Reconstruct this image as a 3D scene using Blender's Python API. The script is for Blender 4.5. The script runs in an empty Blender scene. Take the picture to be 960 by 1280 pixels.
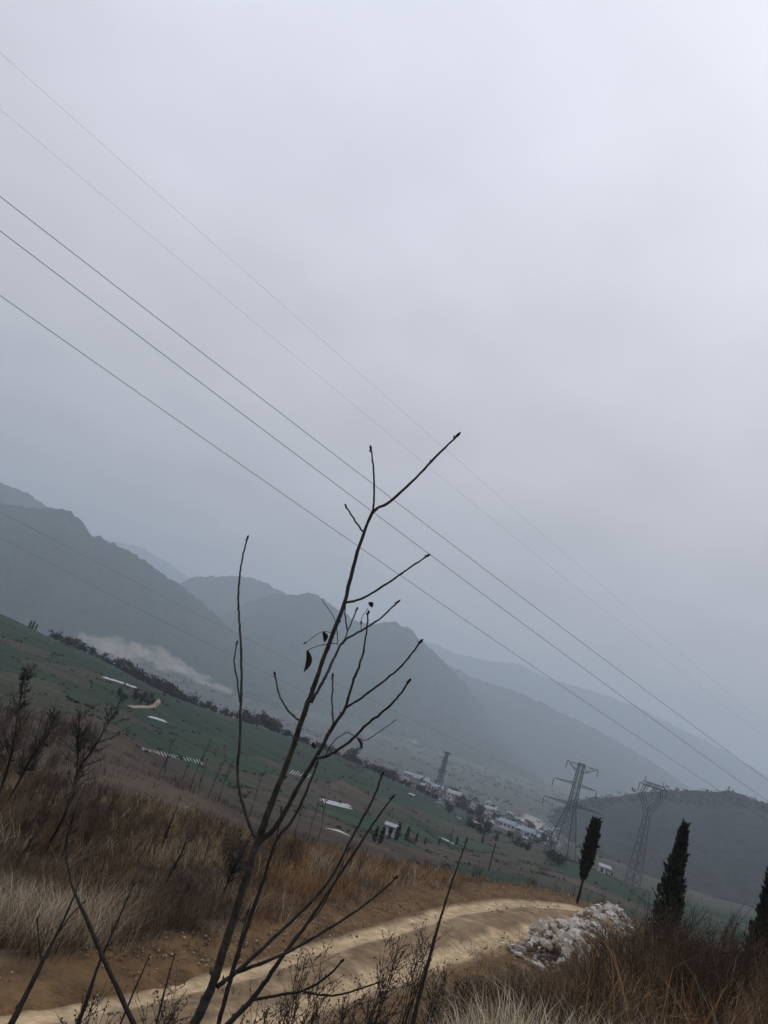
import bpy, bmesh, math, random
import numpy as np
from mathutils import Vector, Matrix

random.seed(7)
RNG = np.random.default_rng(11)
scene = bpy.context.scene
COL = scene.collection

# ------------------------------------------------------------------ camera
ROLL, PITCH, FPX = math.radians(18.0), math.radians(13.3), 965.0
_r0 = np.array([1.0, 0, 0]); _u0 = np.array([0, -math.sin(PITCH), math.cos(PITCH)])
FW = np.array([0, math.cos(PITCH), math.sin(PITCH)])
RT = math.cos(ROLL) * _r0 + math.sin(ROLL) * _u0
UP = -math.sin(ROLL) * _r0 + math.cos(ROLL) * _u0
cd = bpy.data.cameras.new("camera")
cd.sensor_fit = 'HORIZONTAL'; cd.sensor_width = 36.0; cd.lens = 36.0 * FPX / 960.0
cd.clip_start = 0.05; cd.clip_end = 40000
cam = bpy.data.objects.new("camera", cd)
cam.matrix_world = Matrix(((RT[0], UP[0], -FW[0], 0), (RT[1], UP[1], -FW[1], 0), (RT[2], UP[2], -FW[2], 0), (0, 0, 0, 1)))
COL.objects.link(cam); scene.camera = cam

# ------------------------------------------------------------------ sky and sun (overcast)
SUN_EL, SUN_AZ = math.radians(52), math.radians(28)      # azimuth to the right of +Y
world = bpy.data.worlds.new("World"); scene.world = world; world.use_nodes = True
nt = world.node_tree; nt.nodes.clear(); N = nt.nodes.new; L = nt.links.new
out = N('ShaderNodeOutputWorld'); bg = N('ShaderNodeBackground'); bg.inputs[1].default_value = 1.0
sky = N('ShaderNodeTexSky'); sky.sky_type = 'NISHITA'; sky.sun_disc = False
sky.sun_elevation = SUN_EL; sky.sun_rotation = SUN_AZ; sky.dust_density = 4.0
tc = N('ShaderNodeTexCoord'); sep = N('ShaderNodeSeparateXYZ'); L(tc.outputs['Generated'], sep.inputs[0])
def mth(op, a, b=None, clamp=False):
    n = N('ShaderNodeMath'); n.operation = op; n.use_clamp = clamp
    for i, v in enumerate((a, b)):
        if v is None: continue
        if isinstance(v, (int, float)): n.inputs[i].default_value = v
        else: L(v, n.inputs[i])
    return n.outputs[0]
el = mth('MAXIMUM', sep.outputs[2], 0.0)
cie = mth('ADD', mth('MULTIPLY', mth('POWER', el, 0.7), 0.73), 0.265)           # overcast sky: three times brighter overhead than at the horizon
# cloud deck seen in perspective: direction divided by height
den = mth('ADD', el, 0.25)
cmb = N('ShaderNodeCombineXYZ')
L(mth('DIVIDE', sep.outputs[0], den), cmb.inputs[0]); L(mth('DIVIDE', sep.outputs[1], den), cmb.inputs[1])
ns = N('ShaderNodeTexNoise'); ns.inputs['Scale'].default_value = 3.4; ns.inputs['Detail'].default_value = 4.0
ns.inputs['Roughness'].default_value = 0.4; L(cmb.outputs[0], ns.inputs['Vector'])
var = mth('ADD', mth('MULTIPLY', ns.outputs[0], 0.36), 0.83)
val = mth('MULTIPLY', cie, var)
hue = N('ShaderNodeMix'); hue.data_type = 'RGBA'; hue.inputs[6].default_value = (1.17, 1.125, 1.20, 1); hue.inputs[7].default_value = (1.05, 1.08, 1.22, 1)
L(mth('MULTIPLY', el, 1.3, True), hue.inputs[0])        # the cloud deck is a little greyer low down
cl = N('ShaderNodeVectorMath'); cl.operation = 'SCALE'; L(hue.outputs[2], cl.inputs[0]); L(val, cl.inputs['Scale'])
nsk = N('ShaderNodeVectorMath'); nsk.operation = 'SCALE'; L(sky.outputs[0], nsk.inputs[0]); nsk.inputs['Scale'].default_value = 0.07
mx = N('ShaderNodeMix'); mx.data_type = 'RGBA'; mx.inputs[0].default_value = 0.94
L(nsk.outputs[0], mx.inputs[6]); L(cl.outputs[0], mx.inputs[7])
L(mx.outputs[2], bg.inputs[0]); L(bg.outputs[0], out.inputs[0])

sd = bpy.data.lights.new("sun", 'SUN'); sd.energy = 0.5; sd.angle = math.radians(25); sd.color = (1.0, 0.96, 0.9)
sun = bpy.data.objects.new("sun", sd); COL.objects.link(sun)
_d = Vector((math.sin(SUN_AZ) * math.cos(SUN_EL), math.cos(SUN_AZ) * math.cos(SUN_EL), math.sin(SUN_EL)))
sun.rotation_euler = _d.to_track_quat('Z', 'Y').to_euler(); sun.location = (0, 0, 50)

vs = scene.view_settings; vs.view_transform = 'Standard'; vs.look = 'None'; vs.exposure = 0.0; vs.gamma = 1.0; vs.use_curve_mapping = False
scene.render.engine = 'CYCLES'
cy = scene.cycles; cy.max_bounces = 5; cy.diffuse_bounces = 3; cy.glossy_bounces = 1; cy.transmission_bounces = 2
cy.volume_bounces = 1; cy.transparent_max_bounces = 4; cy.use_denoising = True

# ------------------------------------------------------------------ helpers: rays, noise
def ray(px, py):
    d = FW * FPX + RT * (px - 480.0) - UP * (py - 640.0)
    return d / np.linalg.norm(d)
def azel(px, py):
    d = ray(px, py); return math.atan2(d[0], d[1]), d[2] / math.hypot(d[0], d[1])
def P(px, py, D):
    """world point seen at photo pixel (px, py), D metres away on the map"""
    d = ray(px, py); return d * (D / math.hypot(d[0], d[1]))
def _hash(ix, iy, s):
    h = (ix * 374761393 + iy * 668265263 + s * 974711) & 0x7fffffff
    h = ((h ^ (h >> 13)) * 1274126177) & 0x7fffffff
    return ((h ^ (h >> 16)) & 0xffff) / 65535.0
def vnoise(x, y, s=0):
    x = np.asarray(x, float); y = np.asarray(y, float)
    ix = np.floor(x).astype(np.int64); iy = np.floor(y).astype(np.int64)
    fx = x - ix; fy = y - iy; fx = fx * fx * (3 - 2 * fx); fy = fy * fy * (3 - 2 * fy)
    a = _hash(ix, iy, s); b = _hash(ix + 1, iy, s); c = _hash(ix, iy + 1, s); d = _hash(ix + 1, iy + 1, s)
    return (a * (1 - fx) + b * fx) * (1 - fy) + (c * (1 - fx) + d * fx) * fy
def fbm(x, y, o=4, s=0, g=0.5):
    t = 0; a = 1; n = 0
    for k in range(o):
        t = t + a * (vnoise(x * 2 ** k, y * 2 ** k, s + 17 * k) - 0.5); n += a; a *= g
    return t / n
def smooth(a, b, x):
    t = np.clip((x - a) / (b - a), 0, 1); return t * t * (3 - 2 * t)

# ------------------------------------------------------------------ terrain: heights from surveyed points
_cp = []          # (azimuth, distance, height)
def cpx(px, py, D, off=0.0):
    a, e = azel(px, py); _cp.append((a, D, e * D - off))
def caz(deg, D, z): _cp.append((math.radians(deg), D, z))
for d in (-55, -35, -15, 0, 15, 30, 45, 60):
    for D in (0.5, 1.5, 2.8): caz(d, D, -1.6)
for d in (-50, -30, -14, -4):
    for D, z in ((4.5, -2.4), (7.5, -4.2), (9.6, -5.3)): caz(d, D, z)
for D, z in ((5, -2.2), (9, -3.9), (13, -5.05)): caz(9, D, z)
for D, z in ((6, -2.0), (10, -3.3), (14, -4.5), (18, -5.3)): caz(15, D, z)
for D, z in ((6, -1.85), (9.5, -2.45), (13, -3.5), (18, -5.0), (24, -5.5)): caz(20, D, z)
for D, z in ((6, -1.75), (9.5, -2.1), (12.5, -2.6), (18, -4.6), (26, -6.4), (45, -9.5)): caz(26, D, z)
for d in (32, 45, 58):
    for D, z in ((6, -1.75), (9.5, -2.0), (12.5, -2.5), (18, -4.4), (28, -6.6), (45, -10)): caz(d, D, z)
ROAD = [(-13, 3.2), (-8.6, 5.6), (-5.0, 8.4), (-2.1, 11.4), (-0.1, 14.2), (1.1, 16.4), (2.3, 18.4), (3.5, 20.5), (4.9, 22.9), (6.6, 25.8), (8.9, 29.2), (11.6, 32.2), (14.6, 34.6), (18.2, 36.2), (23, 36.6), (30, 35.5)]
ROADZ = [-5.6, -5.55, -5.5, -5.5, -5.5, -5.5, -5.5, -5.5, -5.5, -5.5, -5.5, -5.5, -5.5, -5.9, -6.8, -8.0]
for (x, y), z in list(zip(ROAD, ROADZ))[1:]:
    _cp.append((math.atan2(x, y), math.hypot(x, y), z))
    t = math.hypot(x, y)
# verge beyond the road, and the grassy mound behind it
for a in [(0, 1215, 14.2), (120, 1212, 15.4), (240, 1185, 17.5), (360, 1148, 20.5), (440, 1128, 24), (520, 1112, 29.5), (600, 1108, 34), (700, 1115, 38.5)]: cpx(*a)
for a in [(0, 1090, 20, .5), (0, 1040, 24, .7), (160, 1085, 22, .6), (160, 1020, 29, .6), (240, 1060, 26, .5), (330, 1052, 28.5, .6), (400, 1052, 30.5, .6), (450, 1058, 32.5, .6), (520, 1080, 35, .5), (580, 1098, 37.5, .5), (650, 1108, 40, .4)]: cpx(*a)
for a in [(330, 1068, 50), (450, 1080, 55), (560, 1112, 60), (650, 1125, 62), (730, 1135, 60), (780, 1155, 55), (0, 985, 34), (160, 995, 45), (240, 1010, 50)]: cpx(*a)
for a in [(0, 930, 55, .8), (0, 880, 90), (0, 845, 130), (0, 815, 190), (0, 790, 250), (0, 769, 330), (-90, 735, 330), (-90, 800, 160), (-90, 880, 70),
          (60, 799, 335), (120, 822, 335), (120, 845, 200), (120, 890, 100), (100, 930, 62, .5), (200, 866, 340), (200, 900, 180), (200, 940, 105), (200, 975, 65),
          (300, 903, 355), (300, 940, 190), (300, 985, 105), (400, 937, 375), (400, 975, 210), (400, 1012, 130), (480, 970, 395), (480, 1002, 230), (480, 1040, 140),
          (560, 1008, 420), (560, 1040, 250), (560, 1072, 150), (640, 1050, 420), (640, 1080, 190), (699, 1072, 290), (700, 1098, 150), (789, 1108, 310), (790, 1135, 160), (850, 1133, 380), (860, 1160, 200), (940, 1150, 380), (940, 1180, 180)]: cpx(*a)
for a in [(-90, 768, 520), (0, 800, 520), (120, 850, 520), (200, 893, 520), (300, 925, 540), (400, 950, 560), (480, 978, 580), (560, 990, 640), (620, 1022, 620), (660, 1035, 800), (740, 1070, 600), (850, 1120, 600), (940, 1140, 600)]: cpx(*a)
for d in (-60, -45, -28, -20, -12, -5, 2, 10, 20, 30, 45, 60):
    for D in (1250, 2500, 5000, 9000): caz(d, D, -82.0)
CP = np.array(_cp)
AZS = 2.2
def _feat(az, D): return np.stack([az * AZS, np.log(D + 1.0)], -1)
def _tps(r2): return r2 * np.log(r2 + 1e-9)
_X = _feat(CP[:, 0], CP[:, 1]); _n = len(_X)
_V = CP[:, 2] / (CP[:, 1] + 8.0)
_K = _tps(((_X[:, None] - _X[None]) ** 2).sum(-1)) + np.eye(_n) * 2e-3
_A = np.zeros((_n + 3, _n + 3)); _A[:_n, :_n] = _K; _A[:_n, _n] = 1; _A[:_n, _n + 1:] = _X; _A[_n, :_n] = 1; _A[_n + 1:, :_n] = _X.T
_W = np.linalg.solve(_A, np.concatenate([_V, np.zeros(3)]))
def _rbf(az, D):
    f = _feat(az, D); o = np.empty(len(f))
    for i in range(0, len(f), 20000):
        q = f[i:i + 20000]; r2 = (q ** 2).sum(1)[:, None] + (_X ** 2).sum(1)[None] - 2 * q @ _X.T
        o[i:i + 20000] = _tps(np.maximum(r2, 0)) @ _W[:_n] + _W[_n] + q @ _W[_n + 1:]
    return o * (D + 8.0)
# dense road line
_t = np.linspace(0, len(ROAD) - 1, 520)
RX = np.interp(_t, range(len(ROAD)), [p[0] for p in ROAD]); RY = np.interp(_t, range(len(ROAD)), [p[1] for p in ROAD]); RZ = np.interp(_t, range(len(ROAD)), ROADZ)
_k = np.ones(37) / 37
def _sm(v): return np.convolve(np.concatenate([np.full(18, v[0]), v, np.full(18, v[-1])]), _k, 'valid')
RX, RY, RZ = _sm(RX), _sm(RY), _sm(RZ)
RTX = np.gradient(RX); RTY = np.gradient(RY); _l = np.hypot(RTX, RTY); RTX /= _l; RTY /= _l
RHW = np.interp(RX, [-5, 1, 6, 10, 14], [1.2, 1.3, 1.6, 1.9, 2.0])      # half width of the track
def road_coords(x, y):
    """signed distance from the road line (positive towards the camera side), index along it"""
    x = np.asarray(x, float).ravel(); y = np.asarray(y, float).ravel()
    d = np.full(x.shape, 99.0); idx = np.zeros(x.shape, int)
    near = np.nonzero((np.hypot(x, y) < 60))[0]
    for i in range(0, len(near), 20000):
        q = near[i:i + 20000]
        r2 = (x[q][:, None] - RX[None]) ** 2 + (y[q][:, None] - RY[None]) ** 2
        j = r2.argmin(1); idx[q] = j
        s = (x[q] - RX[j]) * RTY[j] - (y[q] - RY[j]) * RTX[j]
        d[q] = np.sign(s) * np.sqrt(r2[np.arange(len(q)), j])
    return d, idx
def H(x, y, rough=True):
    x = np.atleast_1d(np.asarray(x, float)); y = np.atleast_1d(np.asarray(y, float)); sh = x.shape
    x = x.ravel(); y = y.ravel(); D = np.maximum(np.hypot(x, y), 0.3); az = np.arctan2(x, y)
    z = _rbf(np.clip(az, -1.05, 1.05), D)
    zb = np.interp(np.log(D), np.log([0.3, 3, 12, 60, 300, 1200, 9000]), [-1.6, -1.6, -1.2, -4, -20, -82, -82])
    w = smooth(1.05, 2.2, np.abs(az)); z = z * (1 - w) + zb * w
    far = smooth(700, 1400, D); z = z * (1 - far) + -82.0 * far
    if rough:
        amp = np.interp(D, [0, 4, 12, 40, 120, 500, 1500], [0.0, .05, .16, .3, .7, 1.6, 3.0])
        lam = np.interp(D, [0, 4, 12, 40, 120, 500, 1500], [.8, 1, 1.8, 4, 14, 50, 120])
        z = z + amp * 2 * (fbm(x / 1.9, y / 1.9, 3, 3) * (D < 25) * smooth(25, 12, D) + fbm(x / 6.0, y / 6.0, 3, 5) * smooth(8, 20, D) * smooth(130, 60, D) + fbm(x / 40.0, y / 40.0, 3, 8) * smooth(60, 200, D))
    d, j = road_coords(x, y)
    w = smooth(3.2, 1.2, np.abs(d) - RHW[j] + 0.3)
    w = np.where(np.abs(d) < 90, w, 0)
    z = z * (1 - w) + RZ[j] * w
    return z.reshape(sh)
def hit(px, py, Dmin=3.0, Dmax=6000, rough=False):
    """where the line of sight through a photo pixel meets the ground"""
    d = ray(px, py); h = math.hypot(d[0], d[1]); D = np.geomspace(Dmin, Dmax, 700)
    x = d[0] / h * D; y = d[1] / h * D; z = d[2] / h * D
    g = H(x, y, rough); below = np.nonzero(z <= g)[0]
    i = below[0] if len(below) else len(D) - 1
    return np.array([x[i], y[i], g[i]]), D[i]
def zat(x, y): return float(H([x], [y])[0])

# ------------------------------------------------------------------ materials
MATS = {}
def mat(name, col, rough=0.9, attr=False, nscale=0, namt=0.3, bump=0, bscale=None, spec=0.2, coords='Object', trans=0):
    if name in MATS: return MATS[name]
    m = bpy.data.materials.new(name); m.use_nodes = True; t = m.node_tree; b = t.nodes['Principled BSDF']
    b.inputs['Roughness'].default_value = rough; b.inputs['Specular IOR Level'].default_value = spec
    c = None
    if attr:
        a = t.nodes.new('ShaderNodeAttribute'); a.attribute_name = 'col'; c = a.outputs['Color']
    co = t.nodes.new('ShaderNodeTexCoord').outputs[coords]
    if nscale:
        n = t.nodes.new('ShaderNodeTexNoise'); n.inputs['Scale'].default_value = nscale; n.inputs['Detail'].default_value = 6; n.inputs['Roughness'].default_value = 0.65
        t.links.new(co, n.inputs['Vector'])
        r = t.nodes.new('ShaderNodeMapRange'); r.inputs[1].default_value = 0.25; r.inputs[2].default_value = 0.75; r.inputs[3].default_value = 1 - namt; r.inputs[4].default_value = 1 + namt
        t.links.new(n.outputs[0], r.inputs[0])
        v = t.nodes.new('ShaderNodeVectorMath'); v.operation = 'SCALE'; t.links.new(r.outputs[0], v.inputs['Scale'])
        if c is None: v.inputs[0].default_value = col
        else: t.links.new(c, v.inputs[0])
        c = v.outputs[0]
        if bump:
            n2 = n
            if bscale:
                n2 = t.nodes.new('ShaderNodeTexNoise'); n2.inputs['Scale'].default_value = bscale; n2.inputs['Detail'].default_value = 5; t.links.new(co, n2.inputs['Vector'])
            bp = t.nodes.new('ShaderNodeBump'); bp.inputs['Strength'].default_value = 1.0; bp.inputs['Distance'].default_value = bump
            t.links.new(n2.outputs[0], bp.inputs['Height']); t.links.new(bp.outputs[0], b.inputs['Normal'])
    if c is None: b.inputs['Base Color'].default_value = (*col, 1)
    else: t.links.new(c, b.inputs['Base Color'])
    if trans:
        tr = t.nodes.new('ShaderNodeBsdfTranslucent'); ms = t.nodes.new('ShaderNodeMixShader'); ms.inputs[0].default_value = trans
        if c is None: tr.inputs[0].default_value = (*col, 1)
        else: t.links.new(c, tr.inputs[0])
        t.links.new(b.outputs[0], ms.inputs[1]); t.links.new(tr.outputs[0], ms.inputs[2]); t.links.new(ms.outputs[0], t.nodes['Material Output'].inputs[0])
    MATS[name] = m; return m

M_ground = mat('ground_soil', (0, 0, 0), attr=True, nscale=1.3, namt=0.4, bump=0.12, bscale=8.0)
M_road = mat('road_dust', (0, 0, 0), attr=True, nscale=6.0, namt=0.3, bump=0.05, bscale=11.0)
M_mount = mat('mountain_forest', (0, 0, 0), attr=True, nscale=0.02, namt=0.45, bump=6.0, bscale=0.05)
M_hill = mat('hill_forest', (0, 0, 0), attr=True, nscale=0.05, namt=0.5, bump=3.0, bscale=0.15)
M_blade = mat('dry_blade', (0, 0, 0), attr=True, rough=0.8, trans=0.25)
M_twig = mat('brush_twig', (0, 0, 0), attr=True, rough=0.9)
M_bark = mat('sapling_bark', (0.055, 0.050, 0.042), nscale=28, namt=0.75, bump=0.002, bscale=120)
M_bark2 = mat('dark_bark', (0.03, 0.024, 0.02), nscale=30, namt=0.4, bump=0.002, bscale=90)
M_bud = mat('bud_scale', (0.03, 0.022, 0.018), nscale=60, namt=0.3)
M_deadleaf = mat('dead_leaf', (0.055, 0.042, 0.036), nscale=25, namt=0.4, trans=0.3)
M_rock = mat('pale_limestone', (0.51, 0.47, 0.41), nscale=2.2, namt=0.38, bump=0.05, bscale=6.0)
M_rock2 = mat('tan_limestone', (0.37, 0.31, 0.24), nscale=2.2, namt=0.45, bump=0.05, bscale=6.0)
M_gravel = mat('gravel_stone', (0, 0, 0), attr=True)
M_steel = mat('galvanised_steel', (0.07, 0.075, 0.085), rough=0.6, spec=0.4)
M_wire = mat('conductor_wire', (0.03, 0.03, 0.033), rough=0.6)
M_insul = mat('insulator_glass', (0.06, 0.05, 0.05), rough=0.4)
M_cyp = mat('cypress_foliage', (0, 0, 0), attr=True, rough=0.8)
M_tree = mat('tree_foliage', (0, 0, 0), attr=True, rough=0.85)
M_plastic = mat('plastic_film', (0.5, 0.51, 0.52), rough=0.4, spec=0.5)
M_wall = mat('plaster_white', (0.45, 0.46, 0.47), nscale=0.4, namt=0.12)
M_wall2 = mat('plaster_grey', (0.25, 0.25, 0.25), nscale=0.4, namt=0.15)
M_wall3 = mat('plaster_cream', (0.32, 0.29, 0.25), nscale=0.4, namt=0.15)
M_roof = mat('roof_tile_dark', (0.09, 0.09, 0.10), nscale=0.8, namt=0.3)
M_roof2 = mat('roof_sheet_blue', (0.26, 0.30, 0.35), nscale=0.6, namt=0.2)
M_roof3 = mat('roof_concrete', (0.34, 0.34, 0.34), nscale=0.5, namt=0.2)
M_glass = mat('window_glass', (0.035, 0.04, 0.045), rough=0.2, spec=0.5)
M_paint = mat('pole_concrete', (0.5, 0.5, 0.48), nscale=0.6, namt=0.15)

# ------------------------------------------------------------------ mesh helpers
def tag(o, label=None, cat=None, group=None, kind=None):
    for k, v in (('label', label), ('category', cat), ('group', group), ('kind', kind)):
        if v: o[k] = v
    return o
def link(o, parent=None):
    COL.objects.link(o)
    if parent is not None: o.parent = parent
    return o
def empty(name, loc, label=None, cat=None, group=None, rz=0.0):
    o = bpy.data.objects.new(name, None); o.empty_display_size = 0.2; o.location = loc; o.rotation_euler[2] = rz
    link(o); return tag(o, label, cat, group)
def np_mesh(name, verts, faces, col=None, smooth_=False):
    """faces: (n,3) or (n,4) array, or list of such arrays"""
    me = bpy.data.meshes.new(name); fl = faces if isinstance(faces, list) else [faces]
    fl = [np.asarray(f, np.int32) for f in fl if len(f)]
    nl = sum(f.size for f in fl); nf = sum(len(f) for f in fl)
    me.vertices.add(len(verts)); me.vertices.foreach_set('co', np.asarray(verts, np.float32).ravel())
    me.loops.add(nl); me.loops.foreach_set('vertex_index', np.concatenate([f.ravel() for f in fl]))
    st = []; o = 0
    for f in fl:
        st.append(np.arange(len(f)) * f.shape[1] + o); o += f.size
    me.polygons.add(nf); me.polygons.foreach_set('loop_start', np.concatenate(st).astype(np.int32))
    if smooth_: me.polygons.foreach_set('use_smooth', np.ones(nf, bool))
    me.update(calc_edges=True)
    if col is not None:
        a = me.color_attributes.new('col', 'FLOAT_COLOR', 'POINT')
        a.data.foreach_set('color', np.concatenate([np.asarray(col, np.float32), np.ones((len(verts), 1), np.float32)], 1).ravel())
    return me
def mobj(name, me, m, parent=None):
    if m is not None and not me.materials: me.materials.append(m)
    return link(bpy.data.objects.new(name, me), parent)

class MB:
    def __init__(s): s.v = []; s.f = []
    def tube(s, pts, rad, sides=6, cap=True):
        pts = [Vector(p) for p in pts]; n0 = len(s.v); up = Vector((0.31, 0.83, 0.47)); n = len(pts)
        for i, p in enumerate(pts):
            t = (pts[min(i + 1, n - 1)] - pts[max(i - 1, 0)]).normalized()
            a = t.cross(up)
            if a.length < 1e-3: a = t.cross(Vector((1, 0, 0)))
            a.normalize(); b = t.cross(a)
            for k in range(sides):
                w = 2 * math.pi * k / sides; s.v.append(tuple(p + (a * math.cos(w) + b * math.sin(w)) * rad[i]))
        for i in range(n - 1):
            for k in range(sides):
                k2 = (k + 1) % sides
                s.f.append((n0 + i * sides + k, n0 + i * sides + k2, n0 + (i + 1) * sides + k2, n0 + (i + 1) * sides + k))
        if cap:
            s.f.append(tuple(n0 + k for k in range(sides))[::-1]); s.f.append(tuple(n0 + (n - 1) * sides + k for k in range(sides)))
        return s
    def box(s, c, d, rot=None):
        n0 = len(s.v)
        for x in (-.5, .5):
            for y in (-.5, .5):
                for z in (-.5, .5): s.v.append((c[0] + x * d[0], c[1] + y * d[1], c[2] + z * d[2]))
        for f in ((0, 1, 3, 2), (4, 6, 7, 5), (0, 4, 5, 1), (2, 3, 7, 6), (0, 2, 6, 4), (1, 5, 7, 3)): s.f.append(tuple(n0 + i for i in f))
        return s
    def poly(s, vs, fs):
        n0 = len(s.v); s.v += [tuple(v) for v in vs]; s.f += [tuple(n0 + i for i in f) for f in fs]; return s
    def mesh(s, name, smooth_=False):
        me = bpy.data.meshes.new(name); me.from_pydata(s.v, [], s.f); me.update()
        if smooth_:
            for p in me.polygons: p.use_smooth = True
        return me
    def build(s, name, m, parent=None, smooth_=False):
        return mobj(name, s.mesh(name, smooth_), m, parent)
def catmull(pts, n=6):
    """points as arrays (any columns) -> smooth dense points"""
    p = np.asarray(pts, float)
    if len(p) < 3:
        t = np.linspace(0, 1, n + 1)[:, None]; return p[0] * (1 - t) + p[1] * t
    q = np.vstack([2 * p[0] - p[1], p, 2 * p[-1] - p[-2]]); o = []
    for i in range(1, len(q) - 2):
        for t in np.linspace(0, 1, n, endpoint=False):
            a, b, c, d = q[i - 1], q[i], q[i + 1], q[i + 2]
            o.append(0.5 * (2 * b + (c - a) * t + (2 * a - 5 * b + 4 * c - d) * t * t + (-a + 3 * b - 3 * c + d) * t ** 3))
    o.append(p[-1]); return np.array(o)

# ------------------------------------------------------------------ ground sheet
azf = np.radians(np.concatenate([np.linspace(-180, -62, 24, endpoint=False), np.linspace(-62, -34, 70, endpoint=False), np.linspace(-34, 38, 440, endpoint=False), np.linspace(38, 62, 60, endpoint=False), np.linspace(62, 180, 24, endpoint=False)]))
Dr = np.concatenate([np.geomspace(0.35, 10, 70, endpoint=False), np.geomspace(10, 45, 130, endpoint=False), np.geomspace(45, 500, 170, endpoint=False), np.geomspace(500, 10400, 90)])
A_, D_ = np.meshgrid(azf, Dr)
gx = (D_ * np.sin(A_)).ravel(); gy = (D_ * np.cos(A_)).ravel(); gz = H(gx, gy)
nd, na = D_.shape
gd, gj = road_coords(gx, gy)
over = np.abs(gd) - RHW[gj]
gz = gz - 0.10 * smooth(0.05, -0.25, over)
# colour of the land: plots of crops, ploughed soil, dry grass, bare earth
GREEN = (0.016, 0.036, 0.019); GREEN2 = (0.025, 0.046, 0.022); OLIVE = (0.042, 0.044, 0.026); BROWN = (0.068, 0.050, 0.034); PLOUGH = (0.058, 0.043, 0.031); STRAW = (0.16, 0.10, 0.05); DARKB = (0.055, 0.038, 0.025); PALE = (0.22, 0.20, 0.15); BUSH = (0.03, 0.034, 0.026)
SEEDS = [(10, 785, GREEN), (40, 800, GREEN), (90, 828, GREEN), (15, 812, GREEN), (50, 815, OLIVE), (20, 835, GREEN), (70, 838, OLIVE), (120, 850, GREEN), (105, 840, OLIVE), (60, 858, OLIVE), (100, 872, GREEN2), (150, 872, GREEN), (140, 890, OLIVE), (40, 885, OLIVE), (90, 905, BROWN), (20, 930, DARKB),
         (180, 890, GREEN), (215, 905, GREEN), (250, 925, GREEN), (180, 915, GREEN), (240, 940, GREEN2), (190, 955, PLOUGH), (240, 968, PLOUGH), (140, 930, BROWN), (280, 925, GREEN), (300, 950, GREEN), (270, 958, OLIVE), (285, 975, GREEN), (250, 990, BROWN), (330, 935, GREEN), (345, 960, OLIVE), (360, 980, OLIVE), (320, 990, BROWN), (380, 958, GREEN), (390, 985, PLOUGH), (350, 1005, PLOUGH), (370, 1025, BROWN),
         (430, 965, GREEN), (450, 975, GREEN), (420, 995, PLOUGH), (440, 990, BROWN), (470, 990, GREEN), (440, 1015, GREEN), (490, 1005, OLIVE), (480, 1020, OLIVE), (470, 1035, GREEN2), (510, 1030, GREEN2), (500, 1050, GREEN), (530, 1010, GREEN), (560, 1030, OLIVE), (550, 1045, GREEN), (590, 1060, GREEN2), (540, 1070, PLOUGH), (575, 1075, PLOUGH), (600, 1088, GREEN), (630, 1075, PLOUGH), (660, 1085, PLOUGH), (680, 1075, OLIVE), (690, 1095, BROWN), (720, 1090, GREEN), (760, 1105, GREEN), (800, 1120, GREEN), (740, 1120, OLIVE), (780, 1090, OLIVE), (850, 1140, GREEN), (900, 1150, OLIVE), (950, 1155, GREEN),
         (560, 995, BUSH), (600, 1020, BUSH), (640, 1040, BUSH), (680, 1055, OLIVE), (620, 1000, PALE), (520, 985, BUSH)]
sp = []
for sx_, sy_, c in SEEDS:
    q, D = hit(sx_, sy_, 45); sp.append((math.atan2(q[0], q[1]), math.log(D), *c))
sp = np.array(sp)
col = np.zeros((len(gx), 3)); logD = np.log(np.maximum(D_.ravel(), .3)); azr = A_.ravel()
wa = azr + 0.05 * fbm(gx / 60, gy / 60, 3, 21); wl = logD + 0.16 * fbm(gx / 60 + 9, gy / 60, 3, 22)
q = np.stack([wa * 9.0, wl * 4.5], 1); sq = np.stack([sp[:, 0] * 9.0, sp[:, 1] * 4.5], 1)
best = np.full(len(gx), 1e9); sec = np.full(len(gx), 1e9); pick = np.zeros(len(gx), int)
for k in range(len(sq)):
    dd = (q[:, 0] - sq[k, 0]) ** 2 + (q[:, 1] - sq[k, 1]) ** 2; m_ = dd < best; sec = np.where(m_, best, np.minimum(sec, dd)); best[m_] = dd[m_]; pick[m_] = k
fieldc = sp[pick, 2:5]
# furrows and contour strips in the plots, patchy crops
strip = 0.65 + 0.6 * vnoise(gx / 30 + 40, (gy + 0.35 * gx) / 2.6, 31)
hedge = smooth(.05, .015, np.sqrt(sec) - np.sqrt(best) + .03 * fbm(gx / 8, gy / 8, 3, 34))[:, None]; fieldc = fieldc * (1 - hedge * .7) + np.array((.030, .027, .019)) * hedge * .7
fieldc = fieldc * (strip * (0.35 + 1.2 * (fbm(gx / 7, gy / 7, 5, 33, .65) + .5)))[:, None]
Df = D_.ravel()
near = np.array(BROWN) * (0.7 + 0.8 * (fbm(gx / 2.5, gy / 2.5, 4, 41) + .5))[:, None]
mixs = smooth(-0.1, 0.2, fbm(gx / 7, gy / 7, 3, 43))[:, None]
near = near * (1 - mixs * .5) + np.array(STRAW) * 0.7 * mixs * .5
w = smooth(42, 75, Df + 25 * fbm(gx / 15, gy / 15, 2, 44))[:, None]
col = near * (1 - w) + fieldc * w
w = smooth(600, 1000, Df)[:, None]
floor_c = np.array((0.05, 0.052, 0.042)) * (0.5 + 1.3 * (fbm(gx / 90, gy / 90, 4, 51) + .5))[:, None]
col = col * (1 - w) + floor_c * w
SOIL = np.array((0.13, 0.076, 0.033))
farside = smooth(1.9, 0.6, over + 1.1 * fbm(gx / 1.2, gy / 1.2, 3, 61)) * (gd < 0)
nearside = smooth(1.8, 0.5, over + 0.9 * fbm(gx / 1.2, gy / 1.2, 3, 62)) * (gd >= 0)
w = (np.clip(farside + nearside, 0, 1))[:, None]
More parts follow.
